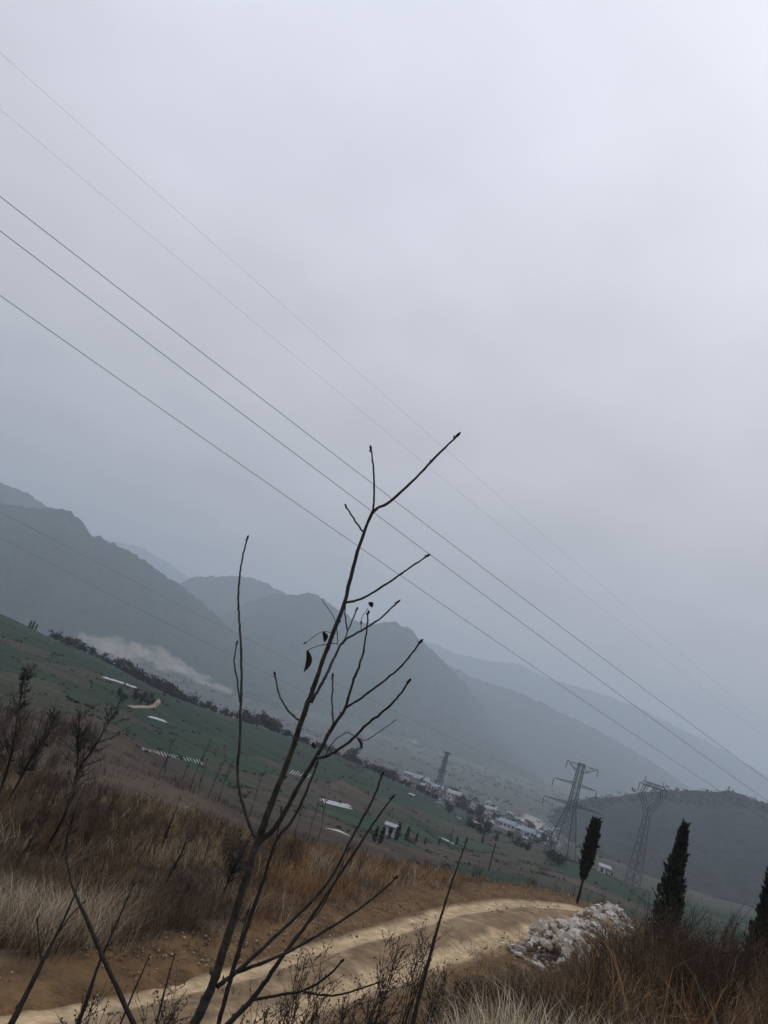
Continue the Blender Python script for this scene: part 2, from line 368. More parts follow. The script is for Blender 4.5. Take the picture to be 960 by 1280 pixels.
col = col * (1 - w) + SOIL * (0.45 + 1.1 * (fbm(gx / .35, gy / .35, 4, 63, .7) + .5))[:, None] * w
def earth(px, py, ra, rl, c, Dmin=300):
    """bare earth patch, an ellipse on the map"""
    q_, D0 = hit(px, py, Dmin); a0 = math.atan2(q_[0], q_[1])
    e = ((azr - a0) / ra) ** 2 + ((logD - math.log(D0)) / rl) ** 2 + 1.2 * fbm(gx / 70, gy / 70, 4, 71)
    w_ = smooth(1.1, 0.7, e)[:, None]; return col * (1 - w_) + np.array(c) * w_
col = earth(585, 1005, .03, .10, (.20, .19, .17)); col = earth(625, 1030, .02, .10, (.24, .22, .19)); col = earth(665, 1030, .02, .16, (.30, .27, .22)); col = earth(690, 1052, .012, .08, (.2, .19, .17))
i0 = (np.arange(nd - 1)[:, None] * na + np.arange(na)[None]).ravel(); i1 = (np.arange(nd - 1)[:, None] * na + (np.arange(na)[None] + 1) % na).ravel()
gf = np.stack([i0, i1, i1 + na, i0 + na], 1)
gv = np.stack([gx, gy, gz], 1); c0 = len(gv); gv = np.vstack([gv, [[0, 0, -1.6]]]); col = np.vstack([col, col[:1]])
fan = np.stack([np.full(na, c0), (np.arange(na) + 1) % na, np.arange(na)], 1)
ground = mobj('ground', np_mesh('ground', gv, [gf, fan], col, True), M_ground); tag(ground, kind='structure')

# ------------------------------------------------------------------ dirt road
nv = 41; us = np.linspace(-1, 1, nv); rows = np.arange(len(RX))
U, J = np.meshgrid(us, rows); wig = RHW[J] * (1 + 0.14 * fbm(J / 14.0, np.sign(U) * 3 + 5, 3, 81))
off = U * wig; bx = RX[J] + RTY[J] * off; by = RY[J] - RTX[J] * off
lat = U * RHW[J]
track = np.exp(-((np.abs(lat + .1 + .12 * fbm(J / 20.0, U * 0, 2, 80)) - .56 * RHW[J]) / (.22 * RHW[J])) ** 4)
bz = RZ[J] + 0.035 - 0.16 * np.abs(U) ** 6 - 0.08 * track + 0.07 * fbm(bx / .8, by / .8, 4, 82) + 0.04 * np.exp(-(lat / .35) ** 2)
dust = np.array((0.48, 0.35, 0.205)); mid = np.array((0.21, 0.143, 0.080))
n1 = fbm(bx / .7, by / .7, 4, 83) ; n2 = fbm(bx / 2.4, by / 2.4, 3, 84)
w = np.clip(track * (1.0 + 1.6 * n2) + 1.3 * n1 + .02, 0, 1)[..., None]
rc = (mid * (1 - w) + dust * w) * (0.85 + 0.5 * 1.6 * (fbm(bx / .22, by / .22, 3, 85, .7) + .15))[..., None]
rc = rc * (0.72 + 0.56 * (fbm(J / 9.0, U * 9.0, 3, 86, .6) + .5))[..., None]
e = smooth(.72, 1.0, np.abs(U) + .35 * n1)[..., None]; rc = rc * (1 - e) + SOIL * e
ri = (rows[:-1, None] * nv + np.arange(nv - 1)[None]).ravel()
road = mobj('dirt_road', np_mesh('dirt_road', np.stack([bx, by, bz], -1).reshape(-1, 3), np.stack([ri, ri + nv, ri + nv + 1, ri + 1], 1), rc.reshape(-1, 3), True), M_road)
tag(road, kind='structure')

# ------------------------------------------------------------------ mountains (ridges with a front and a back slope)
def mountain(name, prof, Dc, Df_, zb, back, c, seed, m, rough=1.0, trees=9.0, patches=(), gpow=1.15, na_=520, ns_=70):
    pa = np.array([azel(*p) for p in prof]); a = np.linspace(pa[0, 0], pa[-1, 0], na_)
    tanel = np.interp(a, pa[:, 0], pa[:, 1])
    ker = np.ones(7) / 7; tanel = np.convolve(np.pad(tanel, 3, mode='edge'), ker, 'valid')
    s = np.concatenate([np.linspace(0, 1, ns_), np.linspace(1, 2, ns_ // 3)[1:]])
    A, S = np.meshgrid(a, s)
    D = np.where(S <= 1, Df_ + (Dc - Df_) * S, Dc + back * (S - 1)); T = np.interp(A, a, tanel)
    # spurs and gullies running down the slope
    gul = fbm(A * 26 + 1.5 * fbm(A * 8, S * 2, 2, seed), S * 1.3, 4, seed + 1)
    zc = T * Dc; hgt = np.maximum(zc - zb, 5)
    g = np.where(S <= 1, np.clip(S, 0, 1) ** gpow, np.clip(2 - S, 0, 1) ** 1.1)
    g = g * (1 + rough * 0.55 * gul * np.sin(np.pi * np.clip(S, 0, 1)) ** 1.0)
    z = zb - 6 + hgt * g + 6 * (S > .98) * (S < 1.02)
    x = D * np.sin(A); y = D * np.cos(A)
    z = z + (trees * 2 * fbm(A * Dc / 16.0, D / 16.0, 2, seed + 4) + 26 * min(1, Dc / 2500) ** 2 * fbm(A * Dc / 150.0, D / 200.0, 4, seed + 5, .6)) * smooth(0, .1, S)
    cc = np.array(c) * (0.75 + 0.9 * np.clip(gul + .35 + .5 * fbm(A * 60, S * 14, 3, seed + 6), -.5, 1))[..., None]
    for (px, py, ra, rs, pc) in patches:
        a0, e0 = azel(px, py); col_i = np.argmin(np.abs(a - a0)); el_col = z[:ns_, col_i] / D[:ns_, col_i]; s0 = s[np.argmin(np.abs(el_col - e0))]
        e_ = ((A - a0) / ra) ** 2 + ((S - s0) / rs) ** 2 + 2.6 * fbm(A * 60, S * 22, 4, seed + 9, .65); w_ = (smooth(1.5, .0, e_) * .8)[..., None]
        cc = cc * (1 - w_) + np.array(pc) * w_
    n_s = len(s); i = (np.arange(n_s - 1)[:, None] * na_ + np.arange(na_ - 1)[None]).ravel()
    o = mobj(name, np_mesh(name, np.stack([x, y, z], -1).reshape(-1, 3), np.stack([i, i + 1, i + na_ + 1, i + na_], 1), cc.reshape(-1, 3), True), m)
    return tag(o, kind='structure')
FOR = (0.016, 0.026, 0.021)
EARTH = (0.27, 0.25, 0.21)
mountain('mountain', [(-420, 500), (-220, 560), (-100, 600), (0, 628), (62, 637), (85, 638), (100, 648), (112, 665), (140, 680), (180, 700), (230, 735), (270, 768), (310, 805), (350, 838), (390, 872), (430, 908), (480, 950), (540, 990)], 2700, 1750, -84, 1300, FOR, 100, M_mount,
         patches=[(125, 803, .03, .05, EARTH), (160, 812, .03, .08, EARTH), (200, 822, .03, .09, EARTH), (235, 842, .03, .07, EARTH), (268, 860, .03, .06, EARTH), (300, 880, .03, .05, EARTH)])
mountain('mountain', [(-420, 480), (-220, 520), (-90, 570), (0, 603), (30, 613), (60, 634), (100, 660), (150, 700), (230, 780), (300, 850)], 3900, 2900, -84, 1300, FOR, 130, M_mount)
mountain('mountain', [(40, 655), (120, 672), (175, 683), (205, 700), (235, 721), (300, 750), (400, 800), (520, 860)], 8200, 6800, -84, 1400, FOR, 160, M_mount)
mountain('mountain', [(120, 820), (190, 760), (222, 731), (245, 721), (270, 719), (300, 719), (330, 727), (360, 743), (420, 790), (520, 860), (600, 920)], 4500, 3700, -84, 1300, FOR, 165, M_mount)
mountain('mountain', [(180, 830), (240, 800), (300, 757), (345, 741), (368, 743), (388, 740), (402, 748), (425, 764), (445, 778), (470, 781), (490, 777), (510, 785), (530, 803), (550, 822), (580, 852), (605, 885), (630, 915), (660, 945), (700, 985), (760, 1030)], 3700, 2300, -84, 1500, FOR, 190, M_mount,
         patches=[(512, 932, .018, .07, EARTH), (528, 940, .008, .05, EARTH), (375, 890, .01, .05, EARTH)])
mountain('mountain', [(440, 830), (520, 815), (560, 830), (590, 847), (640, 862), (690, 885), (740, 910), (790, 936), (830, 962), (880, 1000), (940, 1040)], 4900, 3400, -84, 1500, FOR, 220, M_mount)
mountain('mountain', [(300, 760), (420, 770), (500, 790), (540, 804), (570, 817), (600, 824), (650, 831), (690, 850), (740, 864), (790, 880), (850, 910), (900, 936), (960, 970), (1040, 1012), (1140, 1060), (1300, 1130)], 8000, 6500, -84, 1500, FOR, 250, M_mount)
mountain('hill', [(560, 1075), (620, 1072), (655, 1052), (685, 1024), (705, 1006), (740, 996), (780, 992), (820, 989), (870, 988), (910, 991), (950, 1001), (1000, 1022), (1080, 1060), (1200, 1110), (1350, 1180)], 1250, 560, -98, 900, (0.011, 0.012, 0.013), 280, M_hill, rough=.8, trees=3.2, gpow=.85, na_=420, ns_=90)

# ------------------------------------------------------------------ scatter helpers: blades and twigs
def blades(base, h, w, lean, bend, colr, name, label, parent=None):
    """many dry grass blades, each a tapering bent strip"""
    n = len(base); az = RNG.uniform(0, 2 * np.pi, n); dirx = np.cos(az); diry = np.sin(az)
    side = np.stack([-diry, dirx, np.zeros(n)], 1); V = []
    for t, ws in ((0, 1.0), (.4, .9), (.75, .6)):
        r = lean * t + bend * t * t; c = base + np.stack([dirx * r * h, diry * r * h, h * t * np.sqrt(np.maximum(1 - (0.6 * r) ** 2, .25))], 1)
        V += [c - side * (w * ws / 2)[:, None], c + side * (w * ws / 2)[:, None]]
    r = lean + bend; V.append(base + np.stack([dirx * r * h, diry * r * h, h * np.sqrt(np.maximum(1 - (.6 * r) ** 2, .2))], 1))
    v = np.stack(V, 1).reshape(-1, 3); o = np.arange(n)[:, None] * 7
    q = np.concatenate([o + np.array([[0, 1, 3, 2]]), o + np.array([[2, 3, 5, 4]])], 0); t3 = o + np.array([[4, 5, 6]])
    ob = mobj(name, np_mesh(name, v, [q, t3], np.repeat(colr, 7, 0)), M_blade, parent)
    return tag(ob, label, 'grass', kind='stuff')
def tint(n, cols, p=None, v=.25):
    c = np.array(cols)[RNG.choice(len(cols), n, p=p)]; return np.clip(c * RNG.uniform(1 - v, 1 + v, (n, 1)), 0, 1)
def scatter(n, a0, a1, D0, D1, keep=None, pw=1.0):
    """random spots on the land between two bearings (deg) and two distances"""
    a = np.radians(RNG.uniform(a0, a1, n)); D = (RNG.uniform(0, 1, n) * (D1 ** pw - D0 ** pw) + D0 ** pw) ** (1 / pw)
    x = D * np.sin(a); y = D * np.cos(a)
    if keep is not None:
        k = keep(x, y, a, D); x, y = x[k], y[k]
    return np.stack([x, y, H(x, y)], 1)
def offroad(x, y, far=None, m=0.5):
    d, j = road_coords(x, y); k = (np.abs(d) - RHW[j]) > m + 1.0 * fbm(x / 1.5, y / 1.5, 2, 301)
    if far is True: k &= d < 0
    if far is False: k &= d > 0
    return k
def clump(x, y, s, seed, th): return fbm(x / s, y / s, 3, seed) > th
STR = [(0.36, 0.27, 0.155), (0.30, 0.21, 0.115), (0.23, 0.145, 0.075), (0.43, 0.34, 0.21)]
RED = [(0.19, 0.098, 0.044), (0.24, 0.13, 0.055), (0.13, 0.068, 0.035), (0.29, 0.18, 0.085)]
BRN = [(0.095, 0.060, 0.034), (0.066, 0.043, 0.027), (0.135, 0.085, 0.046), (0.05, 0.034, 0.023)]

# straw grass at the photographer's feet (right) and at the left of the verge
def tufts(n, per, gen, spread):
    c = gen(n); k = RNG.integers(int(per * .5), int(per * 1.5), len(c)); b = np.repeat(c, k, 0)
    b[:, :2] += RNG.normal(0, spread, (len(b), 2)); b[:, 2] = H(b[:, 0], b[:, 1]) - .02; return b
b = tufts(420, 26, lambda n: scatter(n, 13, 46, 3.4, 6.0), .08); n = len(b)
D = np.hypot(b[:, 0], b[:, 1]); a = np.degrees(np.arctan2(b[:, 0], b[:, 1]))
lim = np.interp(a, [10, 15, 18, 24, 30, 34, 46], [.22, .26, .40, .36, .44, .47, .5])
blades(b, lim * RNG.uniform(.55, 1.25, n), RNG.uniform(.003, .0075, n), RNG.uniform(.05, .55, n), RNG.uniform(0, .8, n), tint(n, [(.50, .41, .28), (.40, .31, .19), (.30, .21, .12), (.55, .47, .34)], v=.35), 'straw_grass', 'pale straw grass in the bottom right corner')
b = tufts(260, 30, lambda n: scatter(n, -26, -4.5, 15, 19, lambda x, y, a, D: offroad(x, y, True, 1.3) & (a < np.radians(-9) + .05 * fbm(x, y, 2, 5))), .22); n = len(b)
blades(b, RNG.uniform(.35, .95, n), RNG.uniform(.006, .011, n), RNG.uniform(.05, .6, n), RNG.uniform(0, .7, n), tint(n, [(.46, .37, .25), (.36, .27, .165), (.24, .165, .10), (.52, .44, .32)], v=.4), 'straw_grass', 'pale straw grass on the far verge at the left edge')

_fl = np.array([azel(x_, y_) for x_, y_ in [(-90, 880), (0, 915), (60, 930), (120, 958), (160, 985), (200, 1002), (260, 1015), (330, 1040), (400, 1044), (480, 1060), (560, 1085), (620, 1102), (700, 1113), (760, 1140), (850, 1180)]])
def far_cap(b, h, lo=.1, drop=0.0):
    a = np.arctan2(b[:, 0], b[:, 1]); D = np.hypot(b[:, 0], b[:, 1]); lim = (np.interp(a, _fl[:, 0], _fl[:, 1]) - (drop * smooth(-.16, -.26, a))) * D - b[:, 2] + .12 * RNG.normal(0, 1, len(b)); return lim > lo, np.minimum(h, lim)
# dry grass on the far bank and mound: patches of straw, rust and dark scrub, every tuft with its own height
def bank_tufts(n, per, a0, a1, D0, D1, spread, keep):
    c = scatter(n, a0, a1, D0, D1, keep); k = RNG.integers(int(per * .4), int(per * 1.6), len(c)); th = RNG.uniform(.4, 1.0, len(c)) ** 1.3
    x, y = c[:, 0], c[:, 1]; az_ = np.degrees(np.arctan2(x, y)); D = np.hypot(x, y)
    straw = fbm(x / 3.2, y / 3.2, 3, 312); rust = smooth(-4, 6, az_) + .9 * fbm(x / 4, y / 4, 3, 313); m = len(c)
    cc = np.array(BRN)[RNG.choice(4, m)]; r_ = rust + RNG.normal(0, .15, m) > .35; cc[r_] = np.array(RED)[RNG.choice(4, m)][r_]
    s_ = straw + RNG.normal(0, .05, m) > .10; cc[s_] = np.array(STR)[RNG.choice(3, m)][s_]
    l_ = RNG.uniform(0, 1, m) < .06; cc[l_] = (.36, .30, .22)
    b = np.repeat(c, k, 0); b[:, :2] += RNG.normal(0, spread, (len(b), 2)); b[:, 2] = H(b[:, 0], b[:, 1]) - .02
    return b, np.repeat(th, k), np.clip(np.repeat(cc, k, 0) * RNG.uniform(.6, 1.35, (len(b), 1)), 0, 1)
b, th, cc = bank_tufts(5200, 20, -28, 22, 14.5, 46, .16, lambda x, y, a, D: offroad(x, y, True, .95) & (fbm(x / 5, y / 5, 3, 311) > -.2)); n = len(b); D = np.hypot(b[:, 0], b[:, 1])
k, hh = far_cap(b, th * RNG.uniform(.45, 1.0, n), .1, .045); b, hh, cc, D = b[k], hh[k], cc[k], D[k]; n = len(b)
blades(b, hh, RNG.uniform(.008, .016, n) * np.interp(D, [15, 40], [.75, 1.5]), RNG.uniform(.05, .7, n), RNG.uniform(0, .7, n), cc, 'dry_grass', 'red brown dry grass covering the bank beyond the dirt road')
# height that the growth on the near right bank reaches, by bearing (it thins out towards the road and the rocks)
_bl = np.array([azel(x_, y_) for x_, y_ in [(430, 1330), (500, 1290), (560, 1262), (600, 1232), (650, 1222), (700, 1218), (735, 1192), (770, 1166), (800, 1152), (830, 1146), (880, 1152), (960, 1166), (1100, 1200)]])
def bank_cap(b, h, lo=.12):
    a = np.arctan2(b[:, 0], b[:, 1]); D = np.hypot(b[:, 0], b[:, 1]); lim = np.interp(a, _bl[:, 0], _bl[:, 1]) * D - b[:, 2] + .10 * D / 10 * RNG.normal(0, 1, len(b)) * .5
    k = lim > lo; return k, np.minimum(h, lim)
# right bank grass
b = scatter(5200, 9, 50, 6.2, 17, lambda x, y, a, D: offroad(x, y, False, 1.5)); m = len(b)
cc = np.array(BRN)[RNG.choice(4, m)] * .9; x, y = b[:, 0], b[:, 1]; o_ = fbm(x / 2.2, y / 2.2, 3, 321) + RNG.normal(0, .06, m) + .10 * smooth(18, 30, np.degrees(np.arctan2(x, y))) > .13
cc[o_] = np.array(RED)[RNG.choice(4, m)][o_]; l_ = RNG.uniform(0, 1, m) < .13; cc[l_] = (.30, .235, .15)
k = RNG.integers(8, 26, m); th = np.repeat(RNG.uniform(.35, 1.0, m), k); cc = np.clip(np.repeat(cc, k, 0) * RNG.uniform(.6, 1.4, (k.sum(), 1)), 0, 1)
b = np.repeat(b, k, 0); b[:, :2] += RNG.normal(0, .11, (len(b), 2)); b[:, 2] = H(b[:, 0], b[:, 1]) - .02; n = len(b)
k, hh = bank_cap(b, th * RNG.uniform(.35, .9, n)); b, hh, cc = b[k], hh[k], cc[k]; n = len(b)
blades(b, hh, RNG.uniform(.003, .008, n), RNG.uniform(.05, .8, n), RNG.uniform(0, .7, n), cc, 'dry_grass', 'brown dry grass on the near bank at the lower right')
# near side of the road, below the camera
b = tufts(900, 22, lambda n: scatter(n, -20, 12, 8, 20, lambda x, y, a, D: offroad(x, y, False, .7)), .2); n = len(b)
blades(b, RNG.uniform(.15, .5, n), RNG.uniform(.005, .010, n), RNG.uniform(.05, .5, n), RNG.uniform(0, .5, n), tint(n, BRN + STR[1:3]), 'dry_grass', 'thin dry grass on the bank below the camera')
b = tufts(1600, 14, lambda n: scatter(n, -16, 24, 11, 40, lambda x, y, a, D: (lambda d, j: (np.abs(np.abs(d + .1) - .80) > .36) & (np.abs(d) < RHW[j] + 1.2) & (fbm(x / 1.2, y / 1.2, 3, 371) > .03))(*road_coords(x, y))), .09); n = len(b); b[:, 2] += .04
blades(b, RNG.uniform(.05, .20, n), RNG.uniform(.006, .013, n), RNG.uniform(.1, .8, n), RNG.uniform(0, .6, n), tint(n, BRN + STR[1:3]), 'dry_grass', 'short withered grass on the crown and edges of the dirt road')
# short growth on the slope towards the fields
b = tufts(2600, 22, lambda n: scatter(n, -30, 30, 38, 120, lambda x, y, a, D: (fbm(x / 12, y / 12, 3, 331) > -.02) & (D < 100 - 30 * (a > 0) - 25 * (a > .2)) & ((a < np.radians(-14.5)) | (RNG.uniform(0, 1, len(a)) < .25))), .7); n = len(b)
D = np.hypot(b[:, 0], b[:, 1])
blades(b, RNG.uniform(.25, .75, n), .016 * D / 40 * RNG.uniform(.8, 1.6, n), RNG.uniform(.05, .7, n), RNG.uniform(0, .6, n), tint(n, [(.055, .037, .026), (.04, .029, .022), (.08, .05, .032), (.035, .027, .022)]), 'dry_grass', 'dark brown scrub grass on the slope below the fields')

# brush: leafless bushy stems
def brush_proto(seed, nst=9, h=1.0, spread=.35):
    r = np.random.default_rng(seed); seg = []        # (p0, p1, r0, r1)
    for _ in range(nst):
        a = r.uniform(0, 6.28); l = r.uniform(.1, 1) * spread; p = np.array([r.normal(0, .06), r.normal(0, .06), 0.]); hh = h * r.uniform(.6, 1.1)
        d = np.array([math.cos(a) * l, math.sin(a) * l, 1.0]); d /= np.linalg.norm(d); pts = [p]
        for k in range(3):
            d = d + r.normal(0, .10, 3); d /= np.linalg.norm(d); pts.append(pts[-1] + d * hh / 3)
        for k in range(3): seg.append((pts[k], pts[k + 1], .0055 * (1 - k * .28), .0055 * (1 - (k + 1) * .28)))
        for k in range(7):
            t = r.uniform(.7, 2.95); i = int(t); q = pts[i] + (pts[i + 1] - pts[i]) * (t - i)
            dd = d + r.normal(0, .45, 3); dd[2] = abs(dd[2]); dd /= np.linalg.norm(dd); e = q + dd * hh * r.uniform(.12, .32); seg.append((q, e, .003, .0015))
            for _k in range(2):
                t2 = r.uniform(.3, 1); q2 = q + (e - q) * t2; d3 = dd + r.normal(0, .6, 3); d3 /= np.linalg.norm(d3); seg.append((q2, q2 + d3 * hh * r.uniform(.05, .14), .0018, .001))
    return seg
def seg_arrays(seg):
    V = []; F = []
    for p0, p1, r0, r1 in seg:
        t = p1 - p0; t = t / (np.linalg.norm(t) + 1e-9); a = np.cross(t, [.3, .8, .5]); a /= np.linalg.norm(a) + 1e-9; b_ = np.cross(t, a); n0 = len(V)
        for p, rr in ((p0, r0), (p1, r1)):
            for k in range(3): V.append(p + (a * math.cos(2.094 * k) + b_ * math.sin(2.094 * k)) * rr)
        for k in range(3): F.append((n0 + k, n0 + (k + 1) % 3, n0 + 3 + (k + 1) % 3, n0 + 3 + k))
    return np.array(V), np.array(F)
BP = [seg_arrays(brush_proto(s)) for s in range(6)]
def brush(pts, sc, thick, cols, name, label):
    VV = []; FF = []; CC = []; o = 0; cols = np.array(cols)
    for p, s in zip(pts, sc):
        v, f = BP[RNG.integers(len(BP))]; a = RNG.uniform(0, 6.28); ca, sa = math.cos(a), math.sin(a)
        w = v * s; w = np.stack([w[:, 0] * ca - w[:, 1] * sa, w[:, 0] * sa + w[:, 1] * ca, w[:, 2]], 1)
        if thick != 1:      # stouter stems for bushes farther off
            c3 = w.reshape(-1, 3, 3).mean(1, keepdims=True); w = (c3 + (w.reshape(-1, 3, 3) - c3) * thick).reshape(-1, 3)
        VV.append(w + p); FF.append(f + o); o += len(v); CC.append(np.tile(cols[RNG.integers(len(cols))] * RNG.uniform(.7, 1.3), (len(v), 1)))
    ob = mobj(name, np_mesh(name, np.concatenate(VV), np.concatenate(FF), np.concatenate(CC)), M_twig)
    return tag(ob, label, 'brush', kind='stuff')
BC = [(.065, .040, .026), (.085, .052, .032), (.046, .031, .022), (.12, .078, .046)]
p = scatter(800, 9, 46, 7.0, 16, lambda x, y, a, D: offroad(x, y, False, 1.2)); k, hh = bank_cap(p, RNG.uniform(.5, 1.15, len(p)), .22); p = p[k]; brush(p, hh[k], .9, BC, 'brush', 'leafless brown brush on the near bank at the lower right')
p = scatter(900, -28, 2, 17, 38, lambda x, y, a, D: offroad(x, y, True, 2.2) & (fbm(x / 6, y / 6, 3, 341) > -.06)); k, hh = far_cap(p, RNG.uniform(.5, 1.15, len(p)), .25); p, hh = p[k], hh[k]; brush(p[:520], hh[:520], 1.3, BC + [(.17, .12, .075)], 'brush', 'dark leafless brush on the far bank at the left')
p = scatter(500, -30, 8, 36, 80, lambda x, y, a, D: (fbm(x / 9, y / 9, 3, 342) > -.05) & (a < np.radians(-14))); brush(p[:240], RNG.uniform(.8, 1.8, len(p[:240])), 2.0, BC, 'brush', 'dark scrub on the slope between the bank and the green fields')
p = scatter(160, 2, 22, 26, 44, lambda x, y, a, D: offroad(x, y, True, 1.5)); brush(p[:70], RNG.uniform(.5, .9, len(p[:70])), 1.3, BC, 'brush', 'low brown brush along the far side of the road bend')

# ------------------------------------------------------------------ rocks
def rock_mesh(name, seed, n=16, m=M_rock):
    r = np.random.default_rng(seed); bm = bmesh.new(); d = r.normal(size=(n, 3)); d /= np.linalg.norm(d, axis=1)[:, None]
    d = np.sign(d) * np.abs(d) ** r.uniform(.55, 1.0); d *= np.array([1, r.uniform(.65, .95), r.uniform(.5, .8)]) * .5
    for q in d: bm.verts.new(q)
    g = bmesh.ops.convex_hull(bm, input=bm.verts); bmesh.ops.delete(bm, geom=[v for v in bm.verts if not v.link_faces], context='VERTS')
    bmesh.ops.bevel(bm, geom=[e for e in bm.edges], offset=.006, segments=1, affect='EDGES')
    me = bpy.data.meshes.new(name); bm.to_mesh(me); bm.free(); me.materials.append(m); return me
RK = [rock_mesh('rock', 500 + i, 13 + i % 4, M_rock if i % 3 else M_rock2) for i in range(18)]
c1, _ = hit(693, 1196, 10); c2, _ = hit(757, 1163, 10)
def heap_rocks(c, ra, rb, hh, n, smin, smax, label, group, th, inside):
    ca, sa = math.cos(th), math.sin(th); placed = 0
    for k in range(n):
        lay = k / n; r = math.sqrt(random.random()) * (1 - .55 * lay); an = random.uniform(0, 6.283)
        lx, ly = r * math.cos(an) * ra, r * math.sin(an) * rb; x = c[0] + lx * ca - ly * sa; y = c[1] + lx * sa + ly * ca
        dd_, jj_ = road_coords([x], [y])
        if dd_[0] < RHW[jj_[0]] - inside: continue
        s = random.uniform(smin, smax) * (1.0 if random.random() < .7 else .6)
        z = zat(x, y) + hh * (1 - r ** 1.4) * random.uniform(.75, 1.0) + s * .12
        o = bpy.data.objects.new('rock', random.choice(RK)); o.location = (x, y, z); o.rotation_euler = (random.uniform(-.5, .5), random.uniform(-.5, .5), random.uniform(0, 6.28)); o.scale = (s, s * random.uniform(.7, 1.1), s * random.uniform(.7, 1.1))
        link(o); big = s > (smin + smax) / 2; ty = 'tan' if o.data.materials[0] == M_rock2 else 'pale'
        where = 'top' if r < .3 else ('left flank' if lx * ca - ly * sa < -.25 * ra else ('right flank' if lx * ca - ly * sa > .35 * ra else ('far side' if lx * sa + ly * ca > 0 else 'near foot')))
        tag(o, ('larger ' if big else 'smaller ') + ty + ' rock on the ' + where + ' of ' + label, 'rock', group)
heap_rocks(c1, 1.8, 1.3, .95, 170, .17, .50, 'the nearer heap beside the dirt road', 'pale rocks heaped beside the dirt road', .9, .2)
cm_ = c1 * .5 + c2 * .5
heap_rocks(cm_, 1.7, .9, .75, 70, .16, .42, 'the low saddle joining the two rock heaps', 'pale rocks between the two heaps', .8, .6)
heap_rocks(c2, 2.1, 1.1, 1.0, 125, .18, .42, 'the farther heap beside the dirt road', 'pale rocks heaped beside the road bend', .75, 1.9)
for (px, py, s, sq, rot, lab) in [(693, 1158, .8, (1, .75, .8), (.5, .3, .4), 'large pale slab leaning on top of the nearer rock heap'), (668, 1165, .75, (.8, .8, 1), (.2, -.3, 1.2), 'big pale boulder at the left top of the nearer heap'), (690, 1180, .75, (1.1, .8, .7), (-.2, .2, 2.1), 'broad tan boulder in the middle of the nearer heap'), (695, 1203, .85, (1.1, .8, .75), (.1, .15, .3), 'largest boulder at the foot of the nearer heap, by the brush'), (715, 1160, .8, (1.2, .6, .6), (.7, .2, 1.0), 'pale tilted slab between the two rock heaps')]:
    D = math.hypot(*c1[:2]) + (1200 - py) * .018
    q = P(px, py, D); o = bpy.data.objects.new('boulder', random.choice(RK)); o.location = q; o.scale = tuple(s * k for k in sq); o.rotation_euler = rot; link(o); tag(o, lab, 'boulder', 'pale rocks heaped beside the dirt road')
for (px, py, s, lab) in [(648, 1197, .35, 'small loose rock at the left foot of the heap, nearest the road'), (660, 1205, .3, 'small loose rock just below the left foot of the heap'), (672, 1212, .4, 'loose rock at the foot of the heap beside bare soil'), (655, 1186, .42, 'loose rock lying on the road edge left of the heap')]:
    q, D = hit(px, py, 12, 60, True); o = bpy.data.objects.new('rock', random.choice(RK)); o.location = q + np.array([0, 0, s * .2]); o.scale = (s, s * .8, s * .8); o.rotation_euler = (.2, .1, random.uniform(0, 6)); link(o); tag(o, lab, 'rock', 'pale rocks heaped beside the dirt road')
# gravel and clods
def gravel(pts, smin, smax, cols, name, label):
    n = len(pts); s = RNG.uniform(smin, smax, n)
    base = np.array([[1, 0, 0], [-1, 0, 0], [0, 1, 0], [0, -1, 0], [0, 0, .7], [0, 0, -.7]], float)
    v = base[None] * RNG.uniform(.5, 1.2, (n, 6, 1)) + RNG.normal(0, .18, (n, 6, 3)); v = v * (s / 2)[:, None, None] + pts[:, None] + np.array([0, 0, 1]) * (s * .15)[:, None, None]
    f = np.array([[0, 2, 4], [2, 1, 4], [1, 3, 4], [3, 0, 4], [2, 0, 5], [1, 2, 5], [3, 1, 5], [0, 3, 5]]); f = (np.arange(n)[:, None, None] * 6 + f[None]).reshape(-1, 3)
    ob = mobj(name, np_mesh(name, v.reshape(-1, 3), f, np.repeat(tint(n, cols), 6, 0)), M_gravel); return tag(ob, label, 'gravel', kind='stuff')
GC = [(.24, .17, .11), (.15, .10, .06), (.30, .25, .19), (.10, .065, .04), (.12, .08, .05)]
p = scatter(16000, -20, 26, 10, 42, lambda x, y, a, D: (lambda d, j: (np.abs(d) < RHW[j] + 1.6) & (fbm(x / 1.1, y / 1.1, 3, 351) > .0 - .15 * (np.abs(d) > RHW[j] * .75)))(*road_coords(x, y)))
p[:, 2] = H(p[:, 0], p[:, 1]) + .02; gravel(p, .02, .085, GC + [(.38, .29, .19)], 'gravel', 'loose stones and clods on the dirt road and its verges')
p = scatter(3000, 14, 26, 22, 40); k = (np.hypot(p[:, 0] - c1[0], p[:, 1] - c1[1]) < 2.3) | (np.hypot(p[:, 0] - c2[0], p[:, 1] - c2[1]) < 2.4); p = p[k]; d_, j_ = road_coords(p[:, 0], p[:, 1]); p = p[d_ > RHW[j_] - .35 - 1.4 * (np.hypot(p[:, 0] - c2[0], p[:, 1] - c2[1]) < 2.0) + .5 * RNG.normal(0, .5, len(p))]
gravel(p, .05, .2, [(.46, .42, .37), (.36, .31, .25)], 'rubble', 'small pale rubble spilled around the rock heaps')

